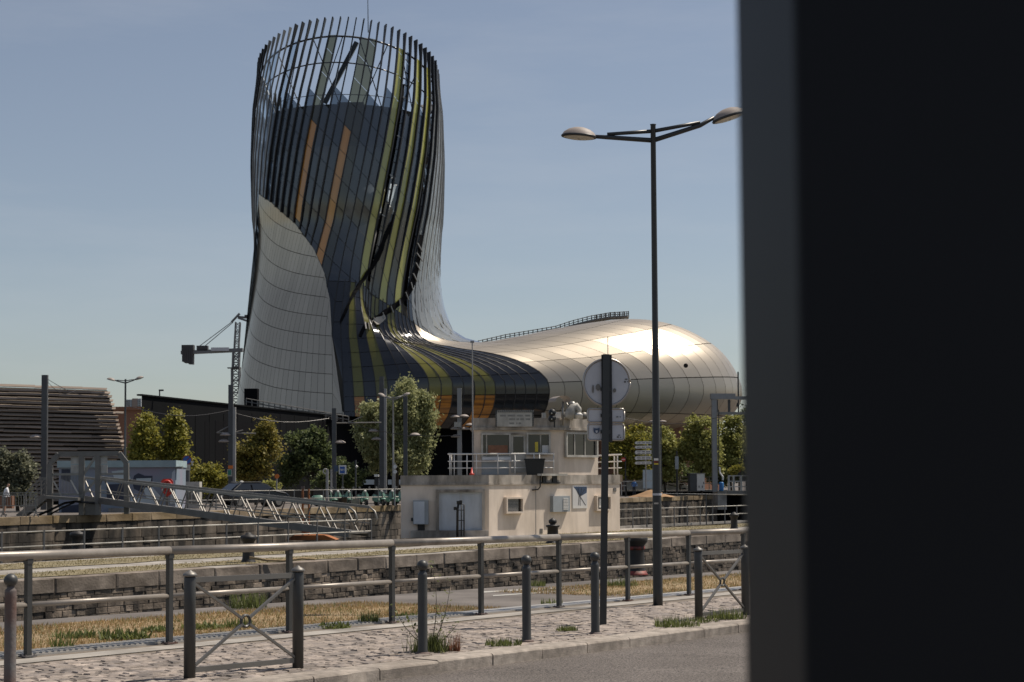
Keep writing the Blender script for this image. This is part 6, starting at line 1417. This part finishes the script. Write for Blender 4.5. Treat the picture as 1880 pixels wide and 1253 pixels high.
t = pole_at(1148.5, 838, 163, .07, 'fin', 'no_entry_sign', 'small red and white sign on a dark post right of the terrace', 'sign'); mb = MB(); mb.disc(W(1144.5, 844, 162.8), (0, -1, 0), .21, .03, 16); d_ = mb.build('disc', M['red'], t); mb = MB(); mb.box(W(1144.5, 844, 162.6), (.3, .02, .06)); mb.build('bar', M['white'], d_)
t = pole_at(1243, 828, 166, .1, 'fin', 'banner_post', 'dark post with narrow banner between the right trees', 'post'); mb = MB(); mb.box(W(1242.6, 850, 165.8), (.35, .05, 1.3)); mb.build('banner', M['cabinet'], t)
t = pole_at(1357.5, 683, 172, .08, 'fin', 'camera_mast', 'thin dark mast with a hooked camera beside the pillar', 'mast'); mb = MB(); mb.poly([W(1357, 744, 172), W(1354, 741, 172), W(1353, 747, 172)], .1, 6); mb.build('camera', M['fin'], t)
t = pole_at(1357, 858, 168, .08, 'fin', 'traffic_light', 'small traffic light glowing red beside the pillar', 'traffic light'); mb = MB(); mb.box(W(1357, 866, 167.8), (.3, .2, .8)); mb.build('body', M['black'], t); mb = MB(); mb.disc(W(1357, 865, 167.6), (0, -1, 0), .13, .02, 14); mb.build('red_lens', M['red'], t)
t = pole_at(1214.5, 770, 164, .06, 'tram_pole', 'street_light', 'far lamp with flat heads behind the near lamp post', 'street lamp')
for x in (1199, 1216): mb = MB(); mb.lathe(W(x, 775, 164), [(.02, .18), (.33, .12), (.48, 0), (.02, -.04)], 12); mb.build('lamp_head', M['lamp_shell'], t, smooth=True)

# ================================================================== trees
def tree(label, Y, ells, base_px, mat, n, leaf, cl=90, sig=.4, trunk=.12, droop=0.0, name='tree', hang=0.0):
    b = W(base_px, 900, Y); b.z = ZF; t = thing(name, b, label, 'tree')
    C = []; vol = [rx*ry for (_, _, rx, ry) in ells]; tot = sum(vol)
    for (x, y, rx, ry), v_ in zip(ells, vol):
        c = W(x, y, Y); RX, RZ = rx*Y/FPX, ry*Y/FPX
        for _ in range(max(4, int(cl*v_/tot))):
            d = rng.normal(size=3); d /= np.linalg.norm(d); r = rng.uniform(.15, 1)**.5*(rng.uniform(1.1, 1.32) if rng.uniform() < .2 else 1)
            C.append((c.x+d[0]*RX*r, c.y+d[1]*RX*.85*r, c.z+d[2]*RZ*r))
    n = int(n*.72); C = np.array(C); k = rng.integers(0, len(C), n); cs = rng.uniform(.6, 1.35, len(C))
    off = rng.normal(size=(n, 3))*sig*.62*cs[k][:, None]; off[:, 2] *= .8; off[:, 2] -= np.abs(rng.normal(size=n))*droop
    P = C[k]+off; P = P[P[:, 2] > ZF+.3]; n = len(P)
    d = rng.normal(size=(n, 3)); d[:, 2] = d[:, 2]*.6-hang; d /= np.linalg.norm(d, axis=1)[:, None]; e = rng.normal(size=(n, 3)); s = np.cross(d, e); s /= np.linalg.norm(s, axis=1)[:, None]
    L = leaf*rng.uniform(.6, 1.4, n)[:, None]; Wd = L*(.42 if hang < .5 else .24)
    V = np.stack([P-d*L/2, P+s*Wd, P+d*L/2, P-s*Wd], 1).reshape(-1, 3); F = np.arange(4*n).reshape(n, 4)
    tc = rng.uniform(0, 1, len(C)); kk = np.zeros(n, int); mb = MB(); mb.v = [tuple(v) for v in V.tolist()]; mb.f = [tuple(f) for f in F.tolist()]; mb.m = [0]*n
    tint = np.clip(.5*rng.uniform(0, 1, n)+.5*rng.uniform(0, 1, n), 0, 1)
    mb.build('crown', M[mat], t, tint=tint)
    mb = MB(); top = C.mean(0); tp = Vector((b.x, b.y, top[2])); mb.poly([b, b.lerp(tp, .5)+Vector((random.uniform(-.15, .15), 0, 0)), tp], [trunk, trunk*.75, trunk*.4], 8)
    for q in C[rng.permutation(len(C))[:26]]:
        st_ = b.lerp(tp, random.uniform(.35, .95)); e_ = Vector(q); mb.poly([st_, st_.lerp(e_, .5)+Vector((0, 0, .15)), e_], [trunk*.3, trunk*.2, trunk*.08], 5)
    mb.build('trunk', M['bark'], t, smooth=True); return t
tree('dusty olive tree at the left edge behind the crowd barrier', 97, [(10, 858, 22, 36), (42, 860, 20, 36), (30, 900, 30, 26)], 33, 'l_olive', 15000, .17, 90, .32)
tree('young maple left of the dark podium, nearer the shed', 112, [(268, 812, 22, 44), (262, 850, 25, 34), (270, 780, 8, 20)], 266, 'l_maple', 13000, .2, 80, .36)
tree('young maple in front of the podium, right of its twin', 113, [(322, 806, 20, 44), (325, 850, 27, 34), (318, 775, 9, 18)], 323, 'l_maple', 13000, .2, 80, .36)
tree('maple with turning orange leaves behind the black car', 120, [(470, 838, 36, 40), (488, 805, 17, 28), (450, 860, 26, 30)], 470, 'l_autumn', 15000, .21, 90, .38)
tree('dark green tree between turning maple and willow', 128, [(570, 835, 40, 45), (585, 810, 20, 30), (540, 862, 28, 30), (610, 865, 24, 28)], 572, 'l_dark', 17000, .23, 100, .42)
tree('big grey-green willow in front of the tower foot', 126, [(740, 760, 42, 62), (745, 715, 22, 34), (690, 790, 40, 42), (765, 800, 32, 56), (725, 830, 50, 40), (682, 755, 20, 22), (785, 760, 14, 40)], 728, 'l_willow', 42000, .27, 210, .42, .22, .35, hang=1.0)
tree('small dark shrub under the taxi sign', 124, [(645, 875, 24, 18), (600, 880, 24, 14)], 640, 'l_dark', 5000, .2, 40, .35)
tree('clipped dark hedge mass between parking sign and tram pole', 116, [(372, 872, 26, 18), (400, 876, 24, 18), (385, 890, 38, 16)], 388, 'l_maple', 9000, .18, 70, .32, name='hedge')
tree('leafy planter bush in front of the orange sign', 114, [(498, 892, 14, 6)], 498, 'l_yellow', 1800, .15, 20, .2, .05, name='bush')
tree('green tree directly right of the lock house terrace', 169, [(1150, 815, 36, 42), (1135, 845, 26, 34), (1170, 850, 26, 34)], 1150, 'l_maple', 15000, .25, 90, .45)
tree('yellow-green tree behind the direction signs', 171, [(1200, 815, 28, 30), (1232, 822, 30, 34), (1215, 850, 40, 30)], 1222, 'l_yellow', 16000, .26, 90, .45)
tree('broad yellow-green tree left of the steel gantry', 170, [(1288, 812, 36, 46), (1275, 790, 22, 28), (1300, 840, 34, 34)], 1288, 'l_yellow', 17000, .26, 100, .45)
tree('yellow-green tree right of the steel gantry', 172, [(1345, 800, 24, 44), (1335, 840, 24, 36)], 1343, 'l_yellow', 12000, .26, 80, .45)
tree('dark blue-green tree at the far right behind the pillar edge', 175, [(1375, 800, 24, 55), (1362, 850, 20, 40)], 1372, 'l_dark', 9000, .28, 70, .5)
tree('dark understorey below the right hand trees', 176, [(1180, 872, 50, 16), (1260, 870, 60, 16), (1330, 872, 40, 16)], 1250, 'l_dark', 14000, .26, 100, .45, name='shrubbery')
tree('flower planter with red blooms beside the traffic light', 167, [(1345, 864, 9, 7), (1358, 862, 8, 7)], 1350, 'l_maple', 2500, .14, 22, .2, .05, name='bush')
